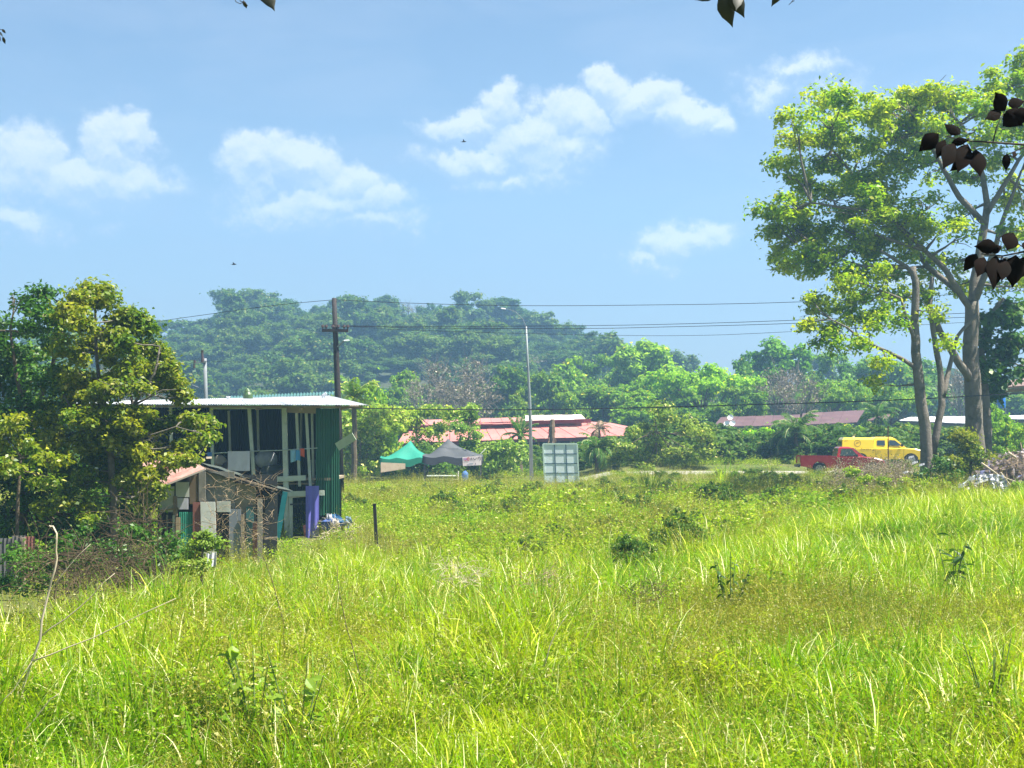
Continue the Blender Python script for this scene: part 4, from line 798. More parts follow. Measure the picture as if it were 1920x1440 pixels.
# ------------------------------------------------------------------ foreground plants and stems
def stem_thing(name, label, Y, paths, m, cat='dead branch'):
    a = paths[0][0][0]; X = (a[0] - HX) / F * Y; root = thing(name, (X, Y, gzp(X, Y)), label, cat); t = MB(); rr = random.Random(len(label))
    for pts, r0, r1 in paths:
        L = limb_pts([P(p[0], p[1], Y + (p[2] if len(p) > 2 else 0)) for p in pts], rr, r0 * 1.5, 2); t.tube(L, [r0 + (r1 - r0) * k / (len(L) - 1) for k in range(len(L))], 5)
    t.build('stem', m, root, smooth=True); return root
stem_thing('dead_branch', 'long pale dead branch with a hooked tip rising at the lower left', 12.5,
 [([(-4, 1470), (18, 1390), (45, 1290), (75, 1200), (92, 1120), (98, 1090), (108, 1045), (110, 1015), (100, 990), (92, 986)], .013, .008),
  ([(75, 1195), (120, 1160), (170, 1120), (215, 1075)], .008, .003), ([(60, 1240), (130, 1215), (220, 1175), (330, 1122)], .008, .003), ([(78, 1190), (75, 1155), (72, 1150)], .006, .003), ([(95, 1110), (130, 1060), (170, 1020)], .005, .002)], TWIGP)
stem_thing('dead_branch', 'thin pale dead stem slanting up beside the hooked branch at the lower left', 11.5, [([(5, 1440), (30, 1390), (95, 1310), (110, 1300)], .006, .003), ([(0, 1320), (25, 1295), (60, 1240)], .005, .002)], TWIGP)
stem_thing('weed_stalk', 'dark thin weed stalk standing in the grass left of centre', 13, [([(700, 1400), (690, 1340), (672, 1250), (650, 1180), (636, 1110), (632, 1060)], .006, .003), ([(672, 1250), (690, 1220)], .003, .001)], BARKD, 'plant')
stem_thing('weed_stalk', 'dark thin weed stalk leaning over the grass below the shack', 17, [([(535, 1180), (520, 1120), (500, 1060), (486, 1030)], .008, .003), ([(500, 1060), (520, 1045)], .003, .001)], BARKD, 'plant')
stem_thing('straw_blade', 'single long pale straw blade arching above the grass in the middle foreground', 13, [([(1020, 1250), (1030, 1210), (1045, 1180), (1065, 1152)], .006, .002)], TWIGP, 'dry grass')
def broadleaf(px, py, Y, n, label, seed, Ls=.13, H=.9, m=None, asp=.5):
    """a leafy weed: each large leaf is a part"""
    rr = random.Random(seed); X = (px - HX) / F * Y; root = thing('broadleaf_plant', (X, Y, gzp(X, Y)), label, 'plant'); b = Vector(root.location); st = MB(); tips = []
    for i in range(6):
        a = rr.uniform(0, 6.28); e = b + Vector((math.cos(a) * .28, math.sin(a) * .2, H * rr.uniform(.8, 1.2))); st.tube([b, b.lerp(e, .5) + Vector((0, 0, .05)), e], [.011, .008, .004], 5); tips.append(e)
    st.build('stem', mat('weed_stem', (.10, .16, .04), .6), root); mm = m or LEAFX
    base = np.array([[0, 0, 0], [.28, .5 * asp, .05], [.62, .42 * asp, .02], [1, 0, -.16], [.62, -.42 * asp, .02], [.28, -.5 * asp, .05], [.35, 0, -.02], [.7, 0, -.06]]); Fq = [(0, 6, 1), (1, 6, 7, 2), (2, 7, 3), (0, 5, 6), (5, 4, 7, 6), (4, 3, 7)]
    me = bpy.data.meshes.new('leaf'); me.from_pydata(base.tolist(), [], Fq); me.update(); me.materials.append(mm)
    for i in range(n):
        e = rr.choice(tips); c = b.lerp(e, rr.uniform(.45, 1.0)); o = link('leaf', me, root); s = Ls * rr.uniform(.6, 1.25); o.location = c - b; o.scale = (s, s, s); o.rotation_euler = (rr.uniform(-.6, .6), rr.uniform(-.5, .9), rr.uniform(0, 6.28))
    return root
broadleaf(480, 1235, 12.5, 46, 'broad-leaved weed with wide green leaves in the left foreground grass', 81, .15, 1.0, PLANTL, .6)
broadleaf(560, 1290, 12.0, 30, 'second broad-leaved weed just right of the larger one in the left foreground', 82, .13, .9, PLANTL, .6)
broadleaf(1785, 1010, 22, 34, 'dark green finger-leaved plant standing out of the bright grass at the right', 83, .24, 1.0, LEAFD, .28)
broadleaf(1370, 1130, 19, 40, 'dark small-leaved weed in the olive grass right of centre', 84, .10, .95, LEAFD, .5)
broadleaf(1860, 1350, 12, 26, 'low leafy weed in the grass near the lower right corner', 85, .12, .8, WEED, .6)

# ------------------------------------------------------------------ twigs and leaves hanging from the tree overhead, close to the camera
NEARL = mat('backlit_leaf_darkened', (.008, .014, .005), .6, noise=(18, (.03, .035, .012), .6), trans=.12)  # near-black green paints in the dark look of leaves against the sky
NEARB = mat('withered_leaf_shade_dark', (.004, .003, .002), .9, noise=(25, (.009, .004, .0025), .8), trans=.1, spec=.1)  # brown taken near black to stand in for shade from the canopy overhead
def hang_leaf(root, a, b, wid, m, seed):
    """curled leaf from stalk point a to tip b (pixels), wid pixels wide"""
    rr = random.Random(seed); (ax, ay), (bx_, by_) = a, b; Y = root['_Y']; A = P(ax, ay, Y); B = P(bx_, by_, Y + rr.uniform(-.05, .05)); t = (B - A); L = t.length; t.normalize(); s = t.cross(Vector((0, 1, 0))).normalized(); nrm = s.cross(t); wv = wid / F * Y / 2; rows = []
    prof = [0, .55, .88, 1, .95, .78, .5, .2, 0]; vs = []; fs = []
    for i, q in enumerate(prof):
        c = A + t * L * i / 8; cv = math.sin(i / 8 * math.pi) * L * .08; jit = 1 + rr.uniform(-.06, .06)
        vs += [c - s * wv * q * jit + nrm * (wv * q * .35 - cv), c - nrm * cv, c + s * wv * q * jit + nrm * (wv * q * .35 - cv)]
    for i in range(8): fs += [(3 * i, 3 * i + 1, 3 * i + 4, 3 * i + 3), (3 * i + 1, 3 * i + 2, 3 * i + 5, 3 * i + 4)]
    lf = MB(); lf.add(vs, fs); lf.add([v + nrm * .0012 for v in vs], [f[::-1] for f in fs]); lf.build('leaf', m, root, smooth=True)
def near_branch(label, Y, stems, leafs, m, seed=1):
    X0 = P(stems[0][0][0][0], stems[0][0][0][1], Y); root = thing('tree_branch', tuple(X0), label, 'branch'); root['_Y'] = Y; t = MB()
    for pts, r0, r1 in stems: 
        L = [P(x, y, Y) for x, y in pts]; t.tube(L, [r0 + (r1 - r0) * k / (len(L) - 1) for k in range(len(L))], 6)
    t.build('twig', mat('dark_twig', (.03, .022, .016), .8), root, smooth=True)
    for i, (a, b, wd) in enumerate(leafs): hang_leaf(root, a, b, wd, m, seed * 100 + i)
    del root['_Y']; return root
near_branch('twig with withered brown leaves coloured dark as in shade hanging over the big tree crown at the upper right', 4.2,
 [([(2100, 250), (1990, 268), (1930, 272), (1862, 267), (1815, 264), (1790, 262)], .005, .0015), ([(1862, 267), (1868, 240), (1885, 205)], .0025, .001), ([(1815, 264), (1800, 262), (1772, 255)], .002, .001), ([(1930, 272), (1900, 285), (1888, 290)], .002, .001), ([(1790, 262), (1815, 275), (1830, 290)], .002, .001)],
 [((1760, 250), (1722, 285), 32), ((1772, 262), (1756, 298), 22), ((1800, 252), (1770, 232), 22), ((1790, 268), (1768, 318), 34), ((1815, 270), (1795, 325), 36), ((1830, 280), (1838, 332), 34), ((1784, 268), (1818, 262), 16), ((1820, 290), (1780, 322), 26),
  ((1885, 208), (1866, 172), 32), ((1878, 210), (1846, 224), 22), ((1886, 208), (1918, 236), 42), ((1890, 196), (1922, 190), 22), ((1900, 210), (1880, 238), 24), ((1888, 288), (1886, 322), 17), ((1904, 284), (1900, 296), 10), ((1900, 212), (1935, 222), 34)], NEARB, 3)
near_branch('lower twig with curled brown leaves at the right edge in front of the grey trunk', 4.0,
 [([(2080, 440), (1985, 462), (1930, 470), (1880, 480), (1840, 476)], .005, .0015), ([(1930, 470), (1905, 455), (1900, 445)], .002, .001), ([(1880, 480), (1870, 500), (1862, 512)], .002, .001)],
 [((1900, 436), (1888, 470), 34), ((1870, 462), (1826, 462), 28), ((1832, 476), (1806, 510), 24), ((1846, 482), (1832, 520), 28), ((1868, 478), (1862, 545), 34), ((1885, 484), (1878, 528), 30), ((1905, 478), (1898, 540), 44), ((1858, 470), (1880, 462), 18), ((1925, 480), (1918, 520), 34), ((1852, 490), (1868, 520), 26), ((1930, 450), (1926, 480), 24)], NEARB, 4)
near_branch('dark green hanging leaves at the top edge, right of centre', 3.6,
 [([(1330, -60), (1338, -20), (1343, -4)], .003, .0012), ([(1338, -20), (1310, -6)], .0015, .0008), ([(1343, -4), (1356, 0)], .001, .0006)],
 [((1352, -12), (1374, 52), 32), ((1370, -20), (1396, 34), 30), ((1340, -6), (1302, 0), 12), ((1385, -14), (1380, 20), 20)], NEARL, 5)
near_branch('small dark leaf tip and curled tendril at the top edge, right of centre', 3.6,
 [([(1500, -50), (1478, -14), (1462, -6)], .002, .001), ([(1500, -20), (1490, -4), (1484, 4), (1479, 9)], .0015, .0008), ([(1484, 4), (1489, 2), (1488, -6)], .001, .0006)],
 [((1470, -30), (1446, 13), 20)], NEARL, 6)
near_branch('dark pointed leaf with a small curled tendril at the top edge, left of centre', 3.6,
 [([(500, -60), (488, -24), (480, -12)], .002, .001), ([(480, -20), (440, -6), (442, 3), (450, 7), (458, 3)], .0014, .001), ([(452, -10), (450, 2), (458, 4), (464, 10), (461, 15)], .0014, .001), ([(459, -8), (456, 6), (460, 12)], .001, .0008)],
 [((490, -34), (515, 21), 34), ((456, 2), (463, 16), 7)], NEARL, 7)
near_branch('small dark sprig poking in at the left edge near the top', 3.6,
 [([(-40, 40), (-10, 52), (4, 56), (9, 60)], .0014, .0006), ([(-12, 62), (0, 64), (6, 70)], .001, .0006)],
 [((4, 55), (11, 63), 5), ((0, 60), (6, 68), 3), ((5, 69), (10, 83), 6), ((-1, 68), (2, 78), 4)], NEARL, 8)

# ------------------------------------------------------------------ the two-storey tin house
GREEN = mat('green_painted_sheet', (.008, .085, .042), .55, noise=(.8, (.012, .11, .06), .6), grime=(2.2, (.02, .05, .03), .5), metal=0, spec=.4)
DKG = mat('shaded_teal_sheet', (.004, .018, .016), .85, noise=(1.2, (.006, .014, .013), .6), spec=.15)  # near-black teal: the shade under the roof is put into the colour
ZINC = mat('zinc_roof', (.50, .52, .54), .5, metal=.1, noise=(1.1, (.38, .40, .42), .7), grime=(1.1, (.25, .21, .18), .55))
POST = mat('grey_green_timber', (.46, .50, .42), .8, noise=(3, (.36, .41, .34), .7), grime=(5, (.18, .19, .14), .35))
WOOD = mat('weathered_wood', (.24, .18, .12), .85, noise=(4, (.33, .27, .19), .7), grime=(3, (.10, .08, .06), .5), bump=(20, .4))
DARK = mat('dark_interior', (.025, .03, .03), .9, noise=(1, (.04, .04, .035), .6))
CREAM = mat('cream_board', (.50, .47, .38), .8, noise=(2, (.36, .34, .27), .7), grime=(3, (.22, .20, .15), .5))
YH = 46.0
hb0 = P(460, 1010, YH); GZ = gzp(hb0.x, YH)
hs = thing('tin_house', (hb0.x, YH, GZ), 'two-storey timber house clad in dark green metal sheets under a pale zinc roof', 'house')
def sheets(parent, name, x0, x1, z0, z1, Y, m, wpx=26, **kw):
    """a run of corrugated sheets side by side facing the camera (pixel columns at depth Y); each sheet is a part"""
    n = max(1, int(round((x1 - x0) / wpx)))
    for i in range(n):
        a = P(x0 + (x1 - x0) * i / n, z1, Y + .015 * (i % 2)); b = P(x0 + (x1 - x0) * (i + 1) / n, z1, Y + .015 * (i % 2)); h = P(0, z0, Y).z - a.z
        MB().corr(a, (b - a) * 1.01, (0, 0, h), **kw).build(name, m, parent)
sheets(hs, 'wall_sheet', 592, 636, 766, 966, YH - .6, GREEN, wpx=15)
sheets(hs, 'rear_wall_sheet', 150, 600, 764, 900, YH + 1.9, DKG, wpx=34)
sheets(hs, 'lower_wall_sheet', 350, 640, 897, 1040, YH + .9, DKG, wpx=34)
ea, eb = P(635, 966, YH - .58), P(632, 950, YH + 3.4); MB().corr(ea, Vector((eb.x - ea.x, eb.y - ea.y, 0)), (0, 0, P(0, 764, YH).z - ea.z)).build('end_wall', GREEN, hs)
MB().box((P(375, 0, YH).x, YH + .7, P(0, 897, YH).z), (P(632, 0, YH).x - P(118, 0, YH).x, 2.6, .09)).build('balcony_floor', WOOD, hs)
# roof sheets, falling towards the camera, each sheet a part
ra, rb = P(118, 757, 43.9), P(692, 760, 43.9); rc, rd_ = P(200, 753, 50.5), P(618, 742, 50.0)
nS = 15
for i in range(nS):
    q0, q1 = i / nS, (i + 1) / nS; a, b = ra.lerp(rb, q0), ra.lerp(rb, q1); c, d = rc.lerp(rd_, q0), rc.lerp(rd_, q1); t = MB()
    for side in (0, 1):
        vs = []; fs = []; n = 32
        for k in range(n + 1):
            q = k / n; h = math.sin(k * math.pi / 2) * .011 + side * .006 + .004 * (i % 2); p0 = a.lerp(b, q); p1 = c.lerp(d, q); vs += [p0 + Vector((0, -.04 * (i % 3), h)), p1 + Vector((0, 0, h))]
        fs = [(2 * k, 2 * k + 1, 2 * k + 3, 2 * k + 2)[::(1 if side else -1)] for k in range(n)]; t.add(vs, fs)
    t.build('roof_sheet', ZINC, hs)
MB().beam(ra + Vector((.2, .35, -.06)), rb + Vector((-.25, .35, -.06)), .07, .07, up=(0, 0, 1)).build('eaves_beam', WOOD, hs)
for px in (480, 560, 640):
    a = P(px, 766, 44.2); MB().beam(a, a + Vector((0, 4.8, .16)), .06, .1, up=(0, 0, 1)).build('rafter', WOOD, hs)
MB().corr(P(430, 749, 50.4), P(626, 740, 50.4) - P(430, 749, 50.4), (0, .3, .12), pitch=.12, amp=.03).build('ridge_flashing', mat('blue_green_sheet', (.04, .12, .12), .6), hs)
MB().tube([P(606, 760, 48.5), P(606, 741, 48.5), P(612, 737, 48.5)], .06, 8).build('vent_pipe', ZINC, hs)
for (p0, y0, p1, y1, w_, dy) in ((396, 762, 399, 872, .10, -.9), (467, 762, 476, 896, .11, -.9), (533, 762, 539, 1020, .16, -.9), (429, 770, 432, 850, .08, 1.7), (483, 768, 485, 846, .08, 1.7), (320, 765, 322, 870, .09, -.9), (565, 772, 564, 842, .07, 1.6), (556, 772, 562, 912, .09, -.7), (574, 772, 582, 912, .09, -.7), (585, 772, 588, 908, .08, -.4), (545, 920, 546, 1015, .11, -.95), (250, 765, 251, 880, .09, -.9), (180, 765, 181, 880, .09, -.9)):
    a, b = P(p0, y0, YH + dy), P(p1, y1, YH + dy); MB().beam(b, a, w_, w_).build('post', POST, hs)
MB().beam(P(395, 765, YH - .95), P(534, 764, YH - .95), .06, .09, up=(0, 0, 1)).build('top_rail', POST, hs)
MB().beam(P(536, 768, YH - .9), P(592, 770, YH - .9), .06, .2, up=(0, 0, 1)).build('top_rail', WOOD, hs)
MB().beam(P(500, 899, YH - 1.0), P(573, 896, YH - 1.0), .05, .17, up=(0, 0, 1)).build('floor_edge', POST, hs)
MB().beam(P(538, 926, YH - 1.05), P(608, 924, YH - 1.05), .07, .17, up=(0, 0, 1)).build('lintel', POST, hs)
MB().beam(P(545, 932, YH - 1.0), P(573, 930, YH - 1.0), .05, .06, up=(0, 0, 1)).build('lintel_trim', CREAM, hs)
MB().beam(P(544, 946, YH - 1.1), P(585, 943, YH - 1.12), .04, .05, up=(0, 0, 1)).build('projecting_bar', DARK, hs)
MB().beam(P(571, 985, YH - .7), P(575, 1020, YH - .7), .1, .05).build('plank', mat('red_brown_paint', (.13, .035, .03), .7, noise=(3, (.18, .06, .05), .6)), hs)
MB().box(P(560, 905, YH + .2), (1.3, 1.8, .05)).build('landing', WOOD, hs)
MB().beam(P(632, 838, YH - .7), P(664, 818, YH - .9), .28, .03, up=(0, 1, 0)).build('stay_board', mat('pale_green_board', (.42, .50, .36), .7, noise=(3, (.30, .36, .24), .6)), hs)
# balcony clutter and washing: separate things
def cloth(name, label, x0, y0, x1, y1, Y, m, cat='cloth', seed=1, folds=3, amp=.03, group=None, skew=0):
    rr = random.Random(seed); a = P(x0, y0, Y); b = P(x1, y1, Y); nx, nz = 18, 12; vs = []; fs = []; ph = rr.uniform(0, 6)
    for s_ in (0, 1):
        for i in range(nx + 1):
            for j in range(nz + 1):
                u, v = i / nx, j / nz; x = a.x + (b.x - a.x) * u + skew * v + math.sin(u * 5 + ph) * .01; z = a.z + (b.z - a.z) * v - (math.sin(u * 3 + ph) * .02 * v); y = Y + math.sin(u * folds * 6.28 + ph + v) * amp * (.3 + v) + s_ * .008; vs.append((x, y, z))
    o_ = (nx + 1) * (nz + 1)
    for s_ in (0, 1):
        for i in range(nx):
            for j in range(nz):
                k = i * (nz + 1) + j + s_ * o_; f = (k, k + nz + 1, k + nz + 2, k + 1); fs.append(f if s_ else f[::-1])
    t = MB(); t.add(vs, fs); o = t.build(name, m, None, loc=(a.x, Y, a.z), smooth=True); props(o, label, cat, group); return o
t = MB(); L = limb_pts([P(262, 857, YH - 1.0), P(320, 855, YH - 1.0), P(397, 850, YH - 1.02), P(470, 846, YH - 1.0), P(533, 844, YH - 1.0), P(595, 840, YH - 1.0)], R, .0, 3); t.tube(L, .015, 5)
props(t.build('clothes_line', mat('pale_rail', (.40, .46, .42), .6), None, loc=tuple(L[0])), 'pale rail strung across the balcony posts for washing', 'clothes line')
cloth('towel', 'pale lilac-grey towel hanging over the balcony rail', 427.5, 846, 469, 882, YH - 1.06, mat('towel_cloth', (.56, .54, .58), .95, noise=(6, (.46, .45, .50), .6)), 'towel', 2, 2, .025)
cloth('small_cloth', 'blue cloth knotted on the rail at the left balcony post', 388, 848, 397, 858, YH - 1.06, mat('blue_cloth', (.05, .16, .42), .9), 'cloth', 3, 1, .02)
cloth('shirt', 'light blue garment hanging on the rail near the green wall', 544, 844, 554, 866, YH - 1.06, mat('pale_blue_cloth', (.22, .42, .52), .9), 'clothing', 4, 1, .02)
cloth('shirt', 'blue garment hanging beside the light blue one near the green wall', 555, 844, 563, 864, YH - 1.07, mat('mid_blue_cloth', (.06, .25, .45), .9), 'clothing', 5, 1, .02)
cloth('rag', 'small orange-red rag on the rail at the right end of the balcony', 563, 841, 571, 856, YH - 1.06, mat('orange_cloth', (.62, .10, .04), .9), 'cloth', 6, 1, .02)
cloth('hanging_cloth', 'grey-blue cloth hanging low between the right balcony posts', 578, 862, 592, 885, YH - .3, mat('grey_blue_cloth', (.14, .22, .26), .9), 'cloth', 7, 2, .03)
cloth('purple_curtain', 'violet-blue curtain hanging beside the green wall on the ground floor', 572.5, 911, 598, 1025, YH - 1.16, mat('violet_cloth', (.15, .14, .48), .9, noise=(1.2, (.10, .10, .40), .6)), 'curtain', 8, 2, .03)
def sack(px, py, Y, rx, rz, m, label, seed, name='sack', cat='sack'):
    t = MB(); c = P(px, py, Y); t.ball(c, (rx, rx * .7, rz), 14, 8, .10, random.Random(seed)); o = t.build(name, m, None, loc=tuple(c - Vector((0, 0, rz))), smooth=True); props(o, label, cat); return o
GS = mat('grey_plastic', (.22, .24, .26), .4, noise=(5, (.34, .36, .38), .7)); BS = mat('dark_bag_cloth', (.05, .065, .06), .7, noise=(3, (.10, .11, .10), .6)); BR = mat('dark_brown_cloth', (.045, .035, .028), .9, noise=(3, (.08, .06, .045), .6))
sack(500, 862, YH + .2, .42, .32, GS, 'grey plastic-wrapped bundle on the balcony between the tall posts', 1); sack(512, 885, YH + .1, .48, .26, BS, 'dark rounded bag below the grey bundle on the balcony', 2)
sack(488, 878, YH + .35, .30, .42, BR, 'dark brown bundle leaning left of the grey one on the balcony', 3); sack(440, 878, YH + .5, .55, .30, BR, 'dark brown heap behind the towel on the balcony', 4); sack(412, 864, YH + .4, .25, .2, mat('beige_cloth', (.35, .31, .26), .9), 'beige bundle behind the left balcony post', 5)
t = MB(); t.box(P(515, 898, YH - .5), (1.4, .9, .16)); props(t.build('mattress', CREAM, None, loc=tuple(P(515, 902, YH - .5))), 'cream mattress lying on the balcony floor below the bags', 'mattress')
t = MB(); t.beam(P(518, 1022, YH - 1.5), P(535, 922, YH - 1.3), .17, .05); props(t.build('leaning_board', mat('teal_tarp', (.03, .32, .34), .6, noise=(2, (.06, .42, .44), .6)), None, loc=tuple(P(518, 1022, YH - 1.5))), 'bright teal board leaning against the front post of the house', 'board')
t = MB(); t.tube([P(465, 747, 47.5), P(465, 740, 47.5), P(464, 734, 47.5)], [.17, .17, .10], 12); t.tube([P(464, 734, 47.5), P(463, 728, 47.5)], [.12, .04], 10); props(t.build('water_container', mat('olive_plastic', (.05, .10, .03), .5), None, loc=tuple(P(465, 750, 47.5))), 'small olive-green container standing on the zinc roof', 'container')
t = MB(); t.box(P(428, 748, 47.3), (.10, .1, .16)); t.box(P(428, 743.8, 47.3), (.13, .12, .03)); props(t.build('roof_box', mat('white_plastic', (.75, .75, .73), .5), None, loc=tuple(P(428, 752, 47.3))), 'little white box standing on the zinc roof left of the olive container', 'box')
# junk heap at the corner of the house
jk = thing('junk_heap', tuple(P(628, 1010, YH - 1.6)), 'heap of blue, maroon and pale rags and scrap at the foot of the green wall', 'junk heap'); rr = random.Random(5)
for i, (col, nm) in enumerate([((.03, .14, .30), 'rag'), ((.02, .05, .10), 'rag'), ((.30, .10, .12), 'rag'), ((.45, .42, .40), 'scrap'), ((.04, .22, .34), 'rag'), ((.16, .11, .08), 'scrap'), ((.10, .09, .08), 'scrap'), ((.5, .5, .52), 'scrap'), ((.05, .10, .30), 'rag'), ((.08, .03, .03), 'rag'), ((.05, .05, .05), 'scrap'), ((.12, .20, .26), 'rag')]):
    c = P(rr.uniform(608, 654), rr.uniform(972, 1012), YH - 1.6 + rr.uniform(-.4, .4)); 
    if i < 3: c = P(630 + 6 * i, 978 + 8 * i, YH - 1.7)
    t = MB(); t.ball(c, (rr.uniform(.12, .26), .15, rr.uniform(.1, .24)), 9, 6, .35, rr); t.build(nm, mat('junk_%d' % i, col, .8, noise=(8, tuple(q * .5 for q in col), .7)), jk)
brush('scrap_twigs', 'pale dry twigs tangled in front of the rag heap at the house corner', 605, 985, 665, 1020, YH - 2.2, 90, 67, .8, TWIGP, .012, ln=(.3, .8))

# ------------------------------------------------------------------ the shack in front of it
YS = 37.0; sh0 = P(390, 1040, YS)
sk = thing('tin_shack', (sh0.x, YS, gzp(sh0.x, YS)), 'patched shack with faded pink corrugated roof and walls of mismatched boards', 'shack')
PINK = mat('faded_pink_sheet', (.42, .20, .16), .6, metal=.1, noise=(1.6, (.62, .42, .36), .8), grime=(2.5, (.20, .10, .07), .6))
REDR = mat('rust_red_sheet', (.22, .075, .06), .6, noise=(3, (.30, .12, .10), .6))
def pquad(t, pts, th=.03):
    a, b, c, d = [Vector(p) for p in pts]; n = (b - a).cross(d - a).normalized() * th; t.add([a, b, c, d, a + n, b + n, c + n, d + n], [(0, 3, 2, 1), (4, 5, 6, 7), (0, 1, 5, 4), (1, 2, 6, 5), (2, 3, 7, 6), (3, 0, 4, 7)]); return t
# left roof slope: eave at the lower left, ridge at the right
for i in range(5):
    a0 = P(120 + 0, 918, YS - .2 + i * .85); a1 = P(304, 912, YS - .6 + i * .0)
e0, e1 = P(302, 913.5, YS - .9), P(386, 880, YS - .9)     # front verge
f0, f1 = e0 + Vector((-2.6, 3.6, .25)), e1 + Vector((-1.6, 3.6, .40))
for i in range(5):
    q0, q1 = i / 5, (i + 1) / 5; A, B = e0.lerp(f0, q0), e1.lerp(f1, q0); C, D = e0.lerp(f0, q1), e1.lerp(f1, q1); t = MB(); n = 28
    for side in (0, 1):
        vs = []
        for k in range(n + 1):
            h = Vector((0, 0, math.sin(k * math.pi / 2) * .014 + side * .006 + .006 * (i % 2))); vs += [A.lerp(C, k / n) + h, B.lerp(D, k / n) + h]
        t.add(vs, [(2 * k, 2 * k + 1, 2 * k + 3, 2 * k + 2)[::(-1 if side else 1)] for k in range(n)])
    t.build('roof_sheet', REDR if i == 2 else PINK, sk)
pquad(MB(), [e0 + Vector((0, -.03, -.02)), e1 + Vector((0, -.03, -.02)), e1 + Vector((0, -.03, .03)), e0 + Vector((0, -.03, .03))], .03).build('verge_trim', mat('pale_rusty_trim', (.62, .52, .46), .6), sk)
# dark right slope
g0, g1 = P(368, 869, YS + .2), P(520, 918, YS + .2); DS = mat('green_black_sheet', (.030, .045, .035), .7, noise=(2, (.07, .075, .05), .7))  # DS: near-black green sheet with random olive mottling
MB().corr(g0, (g1 - g0), (0.1, 2.0, -.17), pitch=.5, amp=.01, thick=.05).build('roof_sheet', DS, sk); MB().corr(g0 + Vector((.1, -.25, -.14)), (g1 - g0) * .93, (0, 1.8, -.15), pitch=.5, amp=.008, thick=.03).build('roof_sheet', DS, sk)
MB().beam(P(365, 872, YS + .1), P(520, 919, YS + .1), .05, .04, up=(0, 0, 1)).build('verge_board', WOOD, sk)
MB().beam(P(308, 868, YS + 2.5), P(392, 858, YS + 2.0), .3, .06, up=(0, 0, 1)).build('ridge_board', mat('tan_board', (.30, .24, .17), .8), sk)
def board(x0, y0, x1, y1, m, dy=0, tilt=0, name='wall_board', corr=False):
    Y = YS + dy
    if corr: return MB().corr(P(x0, y1, Y), P(x1, y1, Y) - P(x0, y1, Y), (0, 0, P(0, y0, Y).z - P(0, y1, Y).z), pitch=.05, amp=.006).build(name, m, sk)
    t = MB(); a = P(x0, y1, Y); b = P(x1, y0, Y); s_ = Vector((tilt, 0, 0)); pquad(t, [(a.x, Y, a.z), (b.x, Y, a.z), Vector((b.x, Y, b.z)) + s_, Vector((a.x, Y, b.z)) + s_], .03); return t.build(name, m, sk)
WB = mat('whitewashed_board', (.50, .52, .47), .85, noise=(2, (.40, .43, .37), .7), grime=(2.4, (.20, .21, .16), .5)); GB = mat('green_board', (.02, .20, .14), .65, noise=(2, (.03, .27, .19), .6)); GRY = mat('grey_board', (.25, .24, .20), .85, noise=(2, (.17, .16, .13), .7), grime=(3, (.08, .08, .06), .5)); BRN = mat('brown_board', (.14, .10, .055), .85, noise=(3, (.20, .15, .09), .6)); WHB = mat('white_door_board', (.66, .67, .64), .7, noise=(1.5, (.56, .58, .55), .6), grime=(2.2, (.30, .30, .26), .3))
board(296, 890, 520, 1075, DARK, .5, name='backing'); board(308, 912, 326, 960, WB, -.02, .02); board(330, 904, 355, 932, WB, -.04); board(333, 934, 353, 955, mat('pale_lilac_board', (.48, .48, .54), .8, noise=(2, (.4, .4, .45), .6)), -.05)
board(299, 935, 309, 960, WB, .0); board(356, 890, 371, 945, BRN, -.03); board(373, 884, 386, 940, GRY, -.05); board(325, 930, 333, 968, WOOD, -.06); board(336, 960, 362, 1075, GB, -.10, corr=True); board(330, 970, 338, 1060, mat('light_wood', (.35, .27, .17), .8), -.12)
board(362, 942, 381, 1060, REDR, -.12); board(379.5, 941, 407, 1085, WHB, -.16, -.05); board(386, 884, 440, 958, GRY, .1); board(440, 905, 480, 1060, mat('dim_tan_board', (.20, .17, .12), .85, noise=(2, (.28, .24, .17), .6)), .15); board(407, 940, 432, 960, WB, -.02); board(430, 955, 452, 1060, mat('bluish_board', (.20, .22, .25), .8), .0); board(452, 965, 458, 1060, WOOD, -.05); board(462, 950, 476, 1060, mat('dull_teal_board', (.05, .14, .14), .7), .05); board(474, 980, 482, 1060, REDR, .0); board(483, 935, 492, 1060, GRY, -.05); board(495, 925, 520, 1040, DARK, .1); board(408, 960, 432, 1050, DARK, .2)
board(300, 965, 303, 1070, WOOD, -.1, name='fence_picket'); board(312, 965, 315, 1070, GRY, -.1, name='fence_picket'); board(324, 966, 328, 1070, WB, -.1, name='fence_picket'); MB().beam(P(292, 958, YS - .1), P(334, 953, YS - .1), .04, .05, up=(0, 0, 1)).build('rail', WOOD, sk)
MB().beam(P(496, 1010, YS - .3), P(520, 1008, YS - .3), .05, .05, up=(0, 0, 1)).build('rail', WOOD, sk)
cloth('sack_cloth', 'crumpled pale sheet at the foot of the white board', 388, 1036, 404, 1066, 27, mat('dirty_sheet', (.5, .5, .52), .9), 'sheet', 11, 2, .05)
